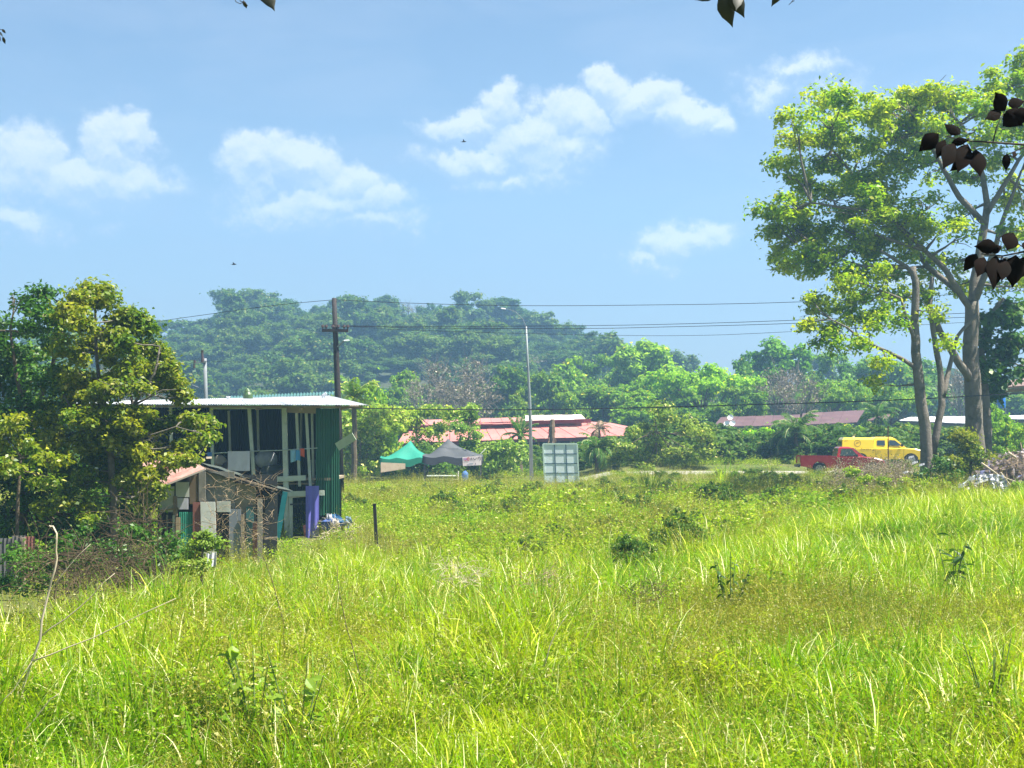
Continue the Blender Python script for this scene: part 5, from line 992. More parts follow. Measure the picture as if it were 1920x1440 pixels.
# low lean-to at the left edge
YL = 30.0; l0 = P(20, 1090, YL); lt = thing('lean_to_fence', (l0.x, YL, gzp(l0.x, YL)), 'grey corrugated fence panels with a rust-red end sheet at the left edge', 'fence')
GC = mat('grey_corrugated', (.12, .125, .13), .7, metal=.0, noise=(1.4, (.09, .085, .075), .8), grime=(2, (.16, .09, .05), .5))
for i in range(5): MB().corr(P(-70 + i * 23, 1100, YL + .02 * (i % 2)), P(-70 + (i + 1) * 23.5, 1100, YL) - P(-70 + i * 23, 1100, YL), (0, 0, 1.15 - .06 * (i % 2)), pitch=.09, amp=.014).build('fence_sheet', GC, lt)
MB().corr(P(46, 1085, YL), P(66, 1085, YL) - P(46, 1085, YL), (0, 0, .95)).build('fence_sheet', REDR, lt); MB().beam(P(44, 1110, YL - .05), P(44, 1008, YL - .05), .07, .07).build('post', WOOD, lt)
# fence post
t = MB(); t.beam(P(706, 1020, 36), P(702, 946, 36), .085, .085); t.box(P(702, 945.3, 36), (.10, .10, .03)); fp = t.build('fence_post', mat('black_post', (.018, .016, .014), .8), None, loc=tuple(P(706, 1020, 36))); props(fp, 'short black post standing alone in the grass right of the house', 'post')
t = MB(); t.beam(P(1666, 900, 70), P(1665, 800, 70), .05, .05); t.box(P(1665, 800, 70), (.09, .09, .04)); props(t.build('sign_post', mat('rusty_post', (.10, .04, .02), .8), None, loc=tuple(P(1666, 900, 70))), 'thin rusty post in front of the yellow truck', 'post')

# ------------------------------------------------------------------ poles, lamps and wires
PW_ = mat('tarred_pole', (.014, .012, .012), .8, noise=(3, (.035, .018, .014), .7), bump=(12, .5)); STEEL = mat('galvanised_steel', (.22, .25, .25), .5, metal=.1, noise=(2, (.15, .17, .17), .6)); INS = mat('brown_insulator', (.07, .045, .04), .35); GRP = mat('grey_concrete', (.20, .22, .23), .8, noise=(3, (.15, .16, .17), .6))
YP = 62.0; base = P(640, 900, YP); base.z = gzp(base.x, YP)
up = thing('utility_pole', tuple(base), 'tall dark timber utility pole rising behind the right end of the house', 'utility pole')
MB().tube([base - Vector((0, 0, .2)), P(634, 760, YP), P(630, 650, YP), P(626.5, 559, YP)], [.17, .15, .125, .105], 10).build('pole', PW_, up, smooth=True)
ca = MB().beam(P(604, 619.5, YP - .14), P(653, 620, YP - .14), .13, .13, up=(0, 0, 1)).build('crossarm', PW_, up)
PINS = (605, 611.5, 624, 634, 645, 652)
for px in PINS: MB().tube([P(px, 619, YP - .14), P(px, 614, YP - .14), P(px, 613, YP - .14), P(px, 609, YP - .14)], [.035, .035, .085, .06], 8).build('insulator', INS, up)
MB().tube([P(633, 650.5, YP - .12), P(645, 638.5, YP - .3)], .035, 7).build('lamp_arm', STEEL, up); MB().box(P(650, 638, YP - .34), (.26, .14, .06), Matrix.Rotation(-.08, 3, 'Y'), .8).build('lamp_head', mat('lamp_shell', (.65, .67, .68), .4), up)
MB().tube([P(624, 645, YP - .05), P(610, 702, YP + .5), P(596, 745, YP + 1)], .012, 4).build('stay_wire', STEEL, up)
YQ = 75.0; b2 = P(386, 900, YQ); b2.z = gzp(b2.x, YQ); sp = thing('utility_pole', tuple(b2), 'short pale grey pole with offset crossarm seen over the metal roof at the left', 'utility pole')
MB().tube([b2, P(386, 750, YQ), P(384, 672, YQ)], [.13, .11, .10], 9).build('pole', GRP, sp, smooth=True); MB().beam(P(362, 681, YQ - .12), P(387, 678, YQ - .12), .08, .08, up=(0, 0, 1)).build('crossarm', STEEL, sp)
MB().tube([P(380, 679, YQ - .1), P(379, 662, YQ - .1), P(379, 657, YQ - .1)], [.10, .06, .09], 8).build('insulator', INS, sp); MB().tube([P(365, 680, YQ - .12), P(365, 675, YQ - .12)], .07, 8).build('insulator', INS, sp); MB().tube([P(364, 682, YQ - .12), P(364.5, 690, YQ - .12)], .06, 8).build('insulator', INS, sp); MB().tube([P(368, 677, YQ - .1), P(379, 668, YQ - .1)], .02, 5).build('brace', STEEL, sp)
MB().tube([P(351, 718, YQ), P(384, 731, YQ)], .025, 5).build('brace', STEEL, sp)
YT = 84.0; b3 = P(997, 892, YT); b3.z = gzp(b3.x, YT); lp = thing('street_lamp', tuple(b3), 'slender pale steel street lamp pole standing left of the white gridded panel', 'street lamp')
MB().tube([b3, P(993.5, 760, YT), P(990, 690, YT), P(986.5, 612, YT)], [.13, .10, .075, .055], 10).build('pole', STEEL, lp, smooth=True); MB().tube([P(986.5, 613, YT), P(980, 598, YT), P(966, 584, YT), P(950, 579, YT)], [.022, .018, .015, .012], 8).build('lamp_arm', STEEL, lp); MB().box(P(944, 578.5, YT), (.34, .16, .06), Matrix.Rotation(.15, 3, 'Y'), .75).build('lamp_head', mat('lamp_shell', (.65, .67, .68), .4), lp)
WIRE = mat('black_wire', (.03, .03, .035), .6)
def wire(label, pts, r, Ya, Yb, group='overhead wires'):
    n = len(pts) - 1; L = []
    for k, (x, y) in enumerate(pts): L.append(P(x, y, Ya + (Yb - Ya) * k / n))
    # smooth through the given points
    out = []
    for k in range(n):
        p0, p1, p2, p3 = L[max(k - 1, 0)], L[k], L[k + 1], L[min(k + 2, n)]
        for q in range(6):
            s_ = q / 6; out.append(.5 * ((2 * p1) + (p2 - p0) * s_ + (2 * p0 - 5 * p1 + 4 * p2 - p3) * s_ ** 2 + (3 * p1 - p0 - 3 * p2 + p3) * s_ ** 3))
    out.append(L[-1]); t = MB(); t.tube(out, r * .72, 4); props(t.build('wire', WIRE, None, loc=tuple(L[0])), label, 'wire', group)
wire('top wire running right from the tip of the dark pole across open sky', [(627, 562), (760, 568), (960, 573), (1200, 572), (1500, 566), (1920, 545), (2300, 520)], .022, YP, YP)
wire('wire sloping down left from the tip of the dark pole above the hill crest', [(626, 562), (520, 572), (400, 588), (275, 606), (0, 650), (-300, 705)], .02, YP, YP + 8)
wire('upper of the paired wires from the crossarm to the right', [(652, 611), (800, 612), (1050, 611), (1250, 608), (1500, 600), (1920, 582), (2300, 560)], .022, YP, YP)
wire('lower of the paired wires from the crossarm to the right', [(645, 611), (800, 615), (1080, 616), (1250, 613), (1500, 606), (1920, 590), (2300, 566)], .022, YP, YP)
wire('lowest thin wire crossing the sky gap right of the hill', [(634, 611), (800, 620), (1110, 628), (1300, 629), (1480, 622), (1920, 598), (2300, 572)], .016, YP, YP)
wire('thick black cable crossing low in front of the red roof and the trees', [(634, 765), (700, 766), (850, 768), (1000, 768), (1180, 765), (1400, 759), (1600, 753), (1800, 744), (2100, 725)], .045, YP, YP - 3)
wire('faint wire running low above the zinc roof to the small grey pole', [(-200, 640), (200, 668), (365, 676), (500, 679), (634, 672)], .012, YQ, YQ - 12)
wire('thin wire above the thick cable beside the creeper thicket', [(634, 757), (760, 758), (850, 757), (995, 752)], .012, YP, YT)

# ------------------------------------------------------------------ the long red-roofed building
RED = mat('salmon_red_roof', (.42, .145, .125), .6, noise=(.5, (.50, .22, .18), .7), grime=(.6, (.40, .23, .17), .4), spec=.4); REDD = mat('dark_red_trim', (.20, .03, .035), .6); WCAP = mat('pale_ridge_cap', (.80, .68, .60), .6, noise=(.6, (.7, .55, .47), .6)); WALLC = mat('rendered_wall', (.36, .33, .29), .9, noise=(1, (.28, .26, .23), .6), grime=(.8, (.18, .16, .13), .5))  # WCAP: the raised ridge cap's own pale, mottled colour
YB = 120.0; bb = P(980, 830, YB); bl_ = thing('red_roofed_building', (bb.x, YB, gzp(bb.x, YB)), 'long low building with a salmon-red roof and raised ridge behind the tents', 'building')
def roofstrip(x0, y0, x1, y1, x2, y2, x3, y3, Ya, Yb, n, m, name='roof_sheet', parent=None, th=.05):
    """roof plane between eave (x0,y0)-(x1,y1) at depth Ya and top edge (x3,y3)-(x2,y2) at depth Yb, split into sheets"""
    for i in range(n):
        q0, q1 = i / n, (i + 1) / n; a, b = P(x0, y0, Ya), P(x1, y1, Ya); c, d = P(x3, y3, Yb), P(x2, y2, Yb); A, B, C, D = a.lerp(b, q0), a.lerp(b, q1 - .0025), c.lerp(d, q1 - .0025), c.lerp(d, q0); off = Vector((0, 0, .02 * (i % 2)))
        pquad(MB(), [A + off, B + off, C + off, D + off], th).build(name, m, parent)
roofstrip(745, 832, 1180, 818, 1112, 792, 765, 800, 118, 124, 22, RED, parent=bl_)
roofstrip(1180, 818, 1232, 812, 1140, 793, 1112, 792, 118, 127, 2, RED, parent=bl_)
roofstrip(758, 799, 985, 795, 978, 783.5, 765, 789, 122, 126.5, 11, RED, parent=bl_, name='upper_roof_sheet')
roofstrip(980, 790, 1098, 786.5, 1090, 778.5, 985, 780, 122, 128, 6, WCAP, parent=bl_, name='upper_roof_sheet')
MB().beam(P(758, 801, 122.6), P(1108, 789, 122.6), .15, .35, up=(0, 0, 1)).build('fascia', REDD, bl_); MB().beam(P(745, 834, 118.1), P(1181, 820, 118.1), .1, .3, up=(0, 0, 1)).build('fascia', REDD, bl_)
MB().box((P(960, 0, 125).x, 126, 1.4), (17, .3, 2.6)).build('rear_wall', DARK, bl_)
for px in (900, 950, 1010, 1038, 1070, 1100, 1150): MB().beam((P(px, 0, 118.6).x, 118.6, .3), P(px, 822, 118.6), .16, .16).build('column', WOOD, bl_)
MB().box((P(1185, 0, 121).x, 121.5, 1.3), (3.2, .3, 2.4)).build('wall', WALLC, bl_)
t = MB(); t.tube([P(1035, 850, 104), P(1035, 800, 104), P(1036, 786, 104)], [.2, .24, .14], 8); rr = random.Random(3)
for i in range(40):
    a = P(1035, rr.uniform(786, 822), 104); t.beam(a, a + Vector((rr.uniform(-.35, .35), rr.uniform(-.3, .1), -rr.uniform(.4, 1.0))), .05, .02)
props(t.build('palm_stump', mat('dead_frond_brown', (.20, .13, .07), .9, noise=(2, (.10, .07, .04), .7)), None, loc=tuple(P(1035, 860, 104))), 'bare brown palm stump with shaggy dead fronds in front of the red roof', 'stump')
# maroon-roofed sheds
MAR = mat('maroon_roof', (.085, .04, .04), .6, noise=(.6, (.13, .065, .065), .7), grime=(.8, (.18, .11, .10), .4)); BLUEW = mat('dark_blue_wall', (.02, .055, .10), .8, noise=(.8, (.03, .08, .10), .6))
YM = 130.0
def shed(label, x0, x1, eave, ridge, inx0, inx1, wall, m, wm, n, YM=130.0, name='shed', yb=5.0, foot=None):
    c = P((x0 + x1) / 2, 820, YM); s_ = thing(name, (c.x, YM, gzp(c.x, YM)), label, 'building'); roofstrip(x0, eave[0], x1, eave[1], inx1, ridge[1], inx0, ridge[0], YM - 1, YM + yb, n, m, parent=s_)
    MB().beam(P(x0, eave[0] + 1.5, YM - 1), P(x1, eave[1] + 1.5, YM - 1), .08, .18, up=(0, 0, 1)).build('fascia', DARK, s_)
    a, b = P(x0 + wall[0], eave[0], YM + .6), P(x1 - wall[0], eave[1], YM + .6); g_ = gzp(a.x, YM); MB().box(((a.x + b.x) / 2, YM + .6, (a.z + g_) / 2), (b.x - a.x, .2, a.z - g_)).build('wall', wm, s_)
    for k in range(4): q = (k + .5) / 4; MB().box((a.x + (b.x - a.x) * q, YM + .45, g_ + (a.z - g_) * .55), ((b.x - a.x) * .12, .08, (a.z - g_) * .4)).build('window', mat('dim_glass', (.05, .09, .10), .15), s_)
    return s_
shed('long maroon-roofed shed with a satellite dish left of the coconut palm', 1336, 1502, (801, 798), (783, 778), 1352, 1500, (12,), MAR, BLUEW, 9)
shed('maroon-roofed shed with dark blue wall right of the coconut palm', 1500, 1607, (798, 793), (776, 769.5), 1505, 1622, (8,), MAR, BLUEW, 6, 127)
shed('small maroon gable peeping out right of the second maroon roof', 1622, 1664, (790, 786), (778, 769), 1650, 1676, (6,), MAR, BLUEW, 2, 133, yb=3)
shed('building with a bright white flat roof seen between the tree trunks', 1686, 1815, (789, 795), (783, 781), 1706, 1835, (16,), mat('white_roof', (.82, .82, .80), .5, noise=(.6, (.74, .74, .72), .5)), mat('teal_grey_wall', (.14, .22, .24), .8, noise=(1, (.20, .26, .27), .6)), 6, 122, yb=7)
shed('pale low roof seen at the right edge beyond the green bush', 1890, 1960, (786, 788), (780, 779), 1892, 1960, (6,), mat('white_roof', (.82, .82, .80), .5), WALLC, 3, 120)
for i, (px, py) in enumerate(((1370, 783), (1374, 794), (1363, 794.5))):
    t = MB(); c = P(px, py, 128.5); seg = 12; vs = [c]; nrm = Vector((-.4, -.8, .5)).normalized(); u = nrm.orthogonal().normalized(); v = nrm.cross(u)
    for rr_, dd in ((.16, .02), (.30, .09)):
        vs += [c + (u * math.cos(2 * math.pi * k / seg) + v * math.sin(2 * math.pi * k / seg)) * rr_ + nrm * dd for k in range(seg)]
    t.add(vs, [(0, 1 + k, 1 + (k + 1) % seg) for k in range(seg)] + [(1 + k, 1 + seg + k, 1 + seg + (k + 1) % seg, 1 + (k + 1) % seg) for k in range(seg)]); t.beam(c, c + Vector((0, .2, -.45)), .05, .05); t.beam(c, c + nrm * .3, .02, .02)
    props(t.build('satellite_dish', mat('dish_white', (.8, .8, .8), .5), None, loc=tuple(c)), ['white satellite dish on the ridge of the left maroon roof', 'larger white satellite dish low on the left maroon roof', 'small white satellite dish left of the larger one on the maroon roof'][i], 'satellite dish', 'satellite dishes on the maroon roof')
# overhanging roof corner and blue tank at the right edge
YR = 75.0; rc0 = P(1925, 760, YR); rh = thing('roofed_shelter', (rc0.x, YR, gzp(rc0.x, YR)), 'brown roof corner of a shelter jutting in at the right edge', 'shelter')
pquad(MB(), [P(1873, 729.5, YR), P(2060, 716, YR), P(2060, 690, YR + 7), P(1895, 716, YR + 7)], .10).build('roof', mat('brown_roof', (.16, .10, .08), .7, noise=(1, (.24, .17, .13), .6)), rh); MB().beam(P(1880, 733, YR + .5), P(2060, 722, YR + .5), .12, .2, up=(0, 0, 1)).build('beam', WOOD, rh); MB().beam(P(1896, 737, YR + 1), P(2060, 737, YR + 1), .08, .08, up=(0, 0, 1)).build('beam', GRP, rh)
for px in (1955, 2040): MB().beam((P(px, 0, YR + 1).x, YR + 1, rh.location.z), P(px, 728, YR + 1), .15, .15).build('post', WOOD, rh)
bt = P(1877, 765, 112); g_ = gzp(bt.x, 112); t = MB(); t.tube([bt, bt + Vector((0, 0, .15)), bt + Vector((0, 0, .8)), bt + Vector((0, 0, .95)), bt + Vector((0, 0, 1.02))], [.34, .36, .36, .3, .12], 14); tk = thing('water_tank', (bt.x, bt.y, g_), 'blue water tank on a stand behind the thick grey trunk', 'water tank'); t.build('tank', mat('blue_plastic', (.02, .16, .55), .4), tk)
for dx in (-.28, .28):
    for dy in (-.28, .28): MB().beam((bt.x + dx, bt.y + dy, g_), (bt.x + dx, bt.y + dy, bt.z), .08, .08).build('leg', STEEL, tk)

# ------------------------------------------------------------------ tents, table, banners, panel
def tent(px0, px1, peak, hem_y, Y, depth, m, mv, label, pole_m, sag=.35):
    a, b = P(px0, hem_y, Y), P(px1, hem_y, Y); cx = (a.x + b.x) / 2; W_ = b.x - a.x; g_ = gzp(cx, Y); root = thing('market_tent', (cx, Y + depth / 2, g_), label, 'tent'); pk = P(peak[0], peak[1], Y + depth / 2); z0 = a.z; t = MB(); n = 14; vs = []; idx = {}; rr = random.Random(int(px0))
    for i in range(n + 1):
        for j in range(n + 1):
            u, v = i / n * 2 - 1, j / n * 2 - 1; r_ = max(abs(u), abs(v)); x = cx + u * W_ / 2; y = Y + depth / 2 + v * depth / 2; k = (1 - r_); h = k ** 2.2 * .78 + k * .22; diag = 1 - abs(abs(u) - abs(v)) / (r_ + 1e-6)
            x += (pk.x - cx) * k; z = z0 + (pk.z - z0) * h + (diag - .5) * .10 * math.sin(k * math.pi) - (math.sin(u * 7) + math.sin(v * 6 + 1)) * .06 * (1 - k) + rr.uniform(-.015, .015) + (abs(u * v) * .06 if r_ > .99 else 0); vs.append((x, y, z))
    fs = [(i * (n + 1) + j, (i + 1) * (n + 1) + j, (i + 1) * (n + 1) + j + 1, i * (n + 1) + j + 1) for i in range(n) for j in range(n)]; t.add(vs, fs); t.build('canopy', m, root, smooth=True)
    vz = []; vf = []; ring = [(i, 0) for i in range(n)] + [(n, j) for j in range(n)] + [(n - i, n) for i in range(n)] + [(0, n - j) for j in range(n)]
    for (i, j) in ring: x, y, z = vs[i * (n + 1) + j]; q = math.sin((i + j) * .9) * .06; vz += [(x, y, z), (x, y - .04, z - .42 - q)]
    k = len(ring); vf = [(2 * q, 2 * q + 1, (2 * q + 3) % (2 * k), (2 * q + 2) % (2 * k)) for q in range(k)]; MB().add(vz, vf).build('valance', mv, root, smooth=True)
    for dx in (-.47, .47):
        for dy in (.03, .97): MB().beam((cx + dx * W_, Y + dy * depth, g_), (cx + dx * W_, Y + dy * depth, z0 - .05), .06, .06).build('leg', pole_m, root)
    return root
DKM = mat('dark_metal', (.04, .04, .045), .5)
tent(712, 800, (770, 826), 859, 86, 3.0, mat('green_canopy', (.02, .30, .21), .7, noise=(1, (.04, .38, .27), .5), trans=.35), mat('green_valance_shade', (.01, .22, .13), .7, trans=.25), 'green pop-up tent with peaked canopy left of the black one', DKM)  # valance cloth coloured darker than the canopy to carry its shade
tent(792, 904, (840, 822), 856, 84, 3.2, mat('black_canopy', (.045, .05, .055), .65, noise=(1, (.075, .08, .085), .6)), mat('black_valance_shade', (.02, .022, .03), .7), 'faded black pop-up tent with peaked canopy right of the green one', DKM)  # valance blacker than the canopy: the shade on its face is painted in
t = MB(); tb = P(830, 893, 83.4); tb.z = gzp(tb.x, 83.4); tab = thing('folding_table', tuple(tb), 'pale folding table standing under the black tent', 'table')
MB().box(P(829, 892, 83.4) + Vector((0, 0, 0)), (1.9, .7, .05)).build('tabletop', mat('pale_tabletop', (.50, .56, .48), .6), tab)
for dx in (-.8, .8):
    for dy in (-.28, .28): MB().beam((tb.x + dx, tb.y + dy, tb.z), (tb.x + dx, tb.y + dy, P(0, 892, 83.4).z), .04, .04).build('leg', DKM, tab)
ch = P(854, 897, 83.2); cg = gzp(ch.x, 83.2); c_ = thing('plastic_chair', (ch.x, 83.2, cg), 'cream plastic chair at the right end of the folding table', 'chair'); MC = mat('cream_plastic', (.62, .58, .50), .5); MB().box((ch.x, 83.2, cg + .42), (.42, .42, .04)).build('seat', MC, c_); MB().box((ch.x + .18, 83.2, cg + .68), (.04, .42, .5)).build('backrest', MC, c_)
for dx in (-.18, .18):
    for dy in (-.18, .18): MB().beam((ch.x + dx, 83.2 + dy, cg), (ch.x + dx, 83.2 + dy, cg + .41), .035, .035).build('leg', MC, c_)
# hung banners
t = MB(); pquad(t, [P(714, 886, 85.8), P(760, 879, 85.8), P(760, 869, 85.8), P(714, 867, 85.8)], .02); props(t.build('paper_banner', mat('cream_tan_print', (.62, .50, .34), .8, noise=(1.6, (.50, .38, .26), .6), grime=(4, (.40, .24, .16), .4)), None, loc=tuple(P(714, 886, 85.8))), 'plain tan banner hung below the left side of the green tent', 'banner')
bnr = thing('printed_banner', tuple(P(885, 873, 83.8)), 'white banner with pink and red lettering hung at the right side of the black tent', 'banner')
pquad(MB(), [P(868, 874, 83.8), P(902.5, 872, 83.8), P(902.5, 854, 83.8), P(867, 857, 83.8)], .02).build('sheet', mat('banner_white', (.66, .58, .56), .8, noise=(3, (.55, .46, .44), .5)), bnr)
def strokes(name, polys, Y, m, root, w_=.045, dy=.03):
    t = MB()
    for pl in polys:
        for a, b in zip(pl[:-1], pl[1:]): t.beam(P(a[0], a[1], Y - dy), P(b[0], b[1], Y - dy), w_, .012)
    return t.build(name, m, root)
RI = mat('red_print', (.50, .06, .08), .8); PI_ = mat('purple_print', (.32, .10, .40), .8); BI = mat('dark_print', (.10, .07, .09), .8)
strokes('lettering', [[(869, 861.5), (870, 859.5), (872, 861.5), (874, 859.5), (875, 862.5)]], 83.8, PI_, bnr); strokes('lettering', [[(876, 859), (876.5, 863), (879, 863.5), (880, 860), (878.5, 857.8), (876.5, 859)], [(871, 863.5), (874, 864)]], 83.8, RI, bnr)
strokes('lettering', [[(882, 862.5), (883.5, 858), (885, 862.5)], [(887, 858), (890, 862.5), (894, 858.5)], [(896, 861), (897, 857.5), (900, 856.5), (901, 861), (899.5, 864)], [(891, 868), (892, 871)]], 83.8, BI, bnr, .03); strokes('lettering', [[(880, 868.5), (888, 868.2)], [(876.5, 869.8), (887, 869.5)]], 83.8, mat('grey_print', (.35, .38, .45), .8), bnr, .03)
strokes('guy_pole', [[(901, 851), (911, 841)]], 84, mat('white_rod', (.8, .8, .76), .5), None, .04); bpy.data.objects['guy_pole'].name = 'white_rod'; props(bpy.data.objects['white_rod'], 'short white rod slanting up from the right corner of the black tent', 'rod')
sack(872, 893, 83.5, .22, .34, mat('blue_bag', (.04, .12, .30), .6), 'small blue bag standing at the foot of the black tent below the banner', 19, 'bag', 'bag')
# gridded white panel
YG = 74.0; g0 = P(1020, 903, YG); gp = thing('gridded_panel', (P(1050, 0, YG).x, YG, gzp(P(1050, 0, YG).x, YG)), 'white signboard frame of twelve square panes beside the road', 'signboard')
PAN = mat('pale_blue_panel', (.68, .76, .77), .35, noise=(.7, (.60, .70, .70), .6), grime=(1.2, (.40, .46, .44), .3)); FR = mat('pale_green_frame', (.48, .60, .52), .5); BAR = mat('dark_blue_bar', (.04, .09, .13), .6)
x0, x1, yt, yb_ = 1018, 1082, 833, 905
a = P(x0, yb_, YG); b = P(x1, yt, YG); sk_ = -.10   # leans slightly
def GP(u, v, dy=0): return Vector((a.x + (b.x - a.x) * u + .10 * (1 - v), YG + dy, a.z + (b.z - a.z) * v))
for i in range(3):
    for j in range(4):
        u0, u1, v0, v1 = (i + .03) / 3, (i + .97) / 3, (j + .025) / 4, (j + .975) / 4; pquad(MB(), [GP(u0, v0, -.03), GP(u1, v0, -.03), GP(u1, v1, -.03), GP(u0, v1, -.03)], .02).build('pane', PAN, gp)
pquad(MB(), [GP(0, 0, .03), GP(1, 0, .03), GP(1, 1, .03), GP(0, 1, .03)], .03).build('backboard', BAR, gp)
for i in (1, 2): MB().beam(GP(i / 3, 0, -.05), GP(i / 3, 1, -.05), .05, .05).build('bar', BAR, gp)
for j in (1, 2, 3): MB().beam(GP(0, j / 4, -.045), GP(1, j / 4, -.045), .04, .045, up=(0, 0, 1)).build('bar', BAR, gp)
for u in (0, 1): MB().beam(GP(u, -.25, -.04), GP(u, 1, -.04), .08, .10).build('post', FR, gp)
MB().beam(GP(0, 1.01, -.04), GP(1, 1.01, -.04), .09, .08, up=(0, 0, 1)).build('top_rail', FR, gp)

# ------------------------------------------------------------------ vehicles (x forward = to the right, -y towards the camera)
GLS = mat('window_glass', (.03, .045, .05), .08, spec=.9); WSG = mat('windscreen_glass', (.20, .26, .28), .08, spec=.9); TYRE = mat('tyre_rubber', (.02, .02, .02), .85); RIM = mat('alloy_rim', (.35, .36, .37), .35, metal=.7)
CHR = mat('lamp_glass', (.65, .67, .7), .15, spec=.8); TAIL = mat('tail_lamp_red', (.35, .01, .01), .3); BLKP = mat('black_plastic', (.02, .02, .022), .6); ARCH = mat('wheel_well', (.008, .008, .008), .95)
class Car:
    def __init__(s, name, loc, yaw, label, cat): s.root = thing(name, loc, label, cat); s.root.rotation_euler.z = yaw; ORG[s.root.name] = Vector((0, 0, 0))
    def part(s, mb, name, m, parent=None, smooth=False):
        o = mb.build(name, m, parent or s.root, smooth=smooth); ORG[o.name] = Vector((0, 0, 0)); return o
def arch(cx, r, z0, n=9): return [(cx + r * math.cos(math.pi * k / n), z0 + r * math.sin(math.pi * k / n)) for k in range(n + 1)]   # from front to rear
def slab(pts, ys, insets):
    """side profile (x,z) repeated at the given y with an inset: a rounded extrusion"""
    t = MB(); n = len(pts); cx = sum(p[0] for p in pts) / n; cz = sum(p[1] for p in pts) / n; vs = []
    for y, k in zip(ys, insets):
        for (x, z) in pts: vs.append((x - math.copysign(min(abs(x - cx), k), x - cx), y, z - (k if z > cz else 0)))
    L = len(ys); fs = [tuple(range(n - 1, -1, -1)), tuple((L - 1) * n + k for k in range(n))]
    for l in range(L - 1): fs += [(l * n + k, l * n + (k + 1) % n, (l + 1) * n + (k + 1) % n, (l + 1) * n + k) for k in range(n)]
    t.add(vs, fs); return t
def wheel(car, cx, y, r=.37, w_=.22):
    t = MB(); s_ = 1 if y > 0 else -1; t.tube([(cx, y - w_ / 2, r), (cx, y - w_ / 2 + .03, r), (cx, y + w_ / 2 - .03, r), (cx, y + w_ / 2, r)], [r - .03, r, r, r - .03], 22); o = car.part(t, 'wheel', TYRE, smooth=False)
    t = MB(); yo = y + s_ * (w_ / 2 + .004); t.tube([(cx, yo - s_ * .03, r), (cx, yo, r)], [r * .64, r * .60], 16)
    rm = car.part(t, 'rim', RIM, o); t = MB()
    for k in range(6):
        a_ = k * math.pi / 3; t.box((cx + math.cos(a_) * r * .36, yo + s_ * .008, r + math.sin(a_) * r * .36), (r * .22, .012, r * .10), Matrix.Rotation(-a_, 3, 'Y'))
    car.part(t, 'rim', BLKP, o)
def quadp(car, name, pts, m, th=.012, parent=None): return car.part(pquad(MB(), pts, th), name, m, parent)
def greenhouse(pts_b, pts_t, zb, zt, wb, wt):
    """cabin loft: x values at belt and roof, half widths below and above"""
    t = MB(); vs = []; 
    for (x0, x1, z, w_) in ((pts_b[0], pts_b[1], zb, wb), ((pts_b[0] * .25 + pts_t[0] * .75), (pts_b[1] * .12 + pts_t[1] * .88), zb + (zt - zb) * .86, wt + (wb - wt) * .18), (pts_t[0] + .08, pts_t[1] - .15, zt, wt - .08)):
        vs += [(x0, -w_, z), (x1, -w_ * .96, z), (x1, w_ * .96, z), (x0, w_, z)]
    t.add(vs, [(3, 2, 1, 0), (8, 9, 10, 11)] + [(l * 4 + k, l * 4 + (k + 1) % 4, l * 4 + 4 + (k + 1) % 4, l * 4 + 4 + k) for l in range(2) for k in range(4)]); return t
# red single-cab pickup
RP = mat('red_car_paint', (.30, .008, .02), .25, coat=.7, noise=(1.5, (.17, .006, .014), .5), grime=(2.5, (.34, .10, .08), .25)); YP_ = mat('yellow_car_paint', (.88, .58, .004), .3, coat=.6, noise=(1.2, (.80, .54, .005), .5), grime=(2.5, (.62, .42, .05), .2))
cy = 80.2; x0_ = P(1497, 0, cy).x; red = Car('pickup_truck', (x0_, cy, gzp(x0_ + 2, cy)), math.radians(-3), 'dark red single-cab pickup parked side on behind the dry scrub', 'pickup truck'); w_ = .86
prof = [(2.12, .5), (2.12, 1.10), (3.62, 1.10), (4.35, 1.03), (4.85, .90), (4.96, .72), (4.94, .42), (4.66, .38)] + arch(4.20, .44, .38) + [(3.7, .38), (2.3, .38)]
red.part(slab(prof, [-w_, -w_ + .05, w_ - .05, w_], [.04, 0, 0, .04]), 'body', RP)
for s_ in (-1, 1):
    sp_ = [(0, .52), (0, 1.10), (2.10, 1.10), (2.10, .42), (1.6, .40)] + arch(1.10, .44, .40) + [(.6, .42)]
    red.part(slab(sp_, [s_ * w_ - .05, s_ * w_ - .02, s_ * w_ + .0], [.0, 0, .03]), 'bed_side', RP); t = MB(); t.beam((0.02, s_ * (w_ - .03), 1.115), (2.08, s_ * (w_ - .03), 1.115), .07, .03, up=(0, 0, 1)); red.part(t, 'bed_rail', RP)
    greenx = 0
red.part(MB().box((.03, 0, .82), (.05, 1.6, .52)), 'tailgate', RP); red.part(MB().box((1.05, 0, .56), (2.05, 1.56, .06)), 'bed_floor', BLKP); red.part(MB().box((2.08, 0, .85), (.04, 1.6, .55)), 'bed_front', RP)
red.part(greenhouse((2.14, 3.72), (2.28, 3.02), 1.095, 1.67, .84, .68), 'cab', RP)
def side_pt(x, z, s_, zb=1.095, zt=1.67, wb=.84, wt=.68): return Vector((x, s_ * (wb + (wt - wb) * (z - zb) / (zt - zb) * .95 + .012), z))
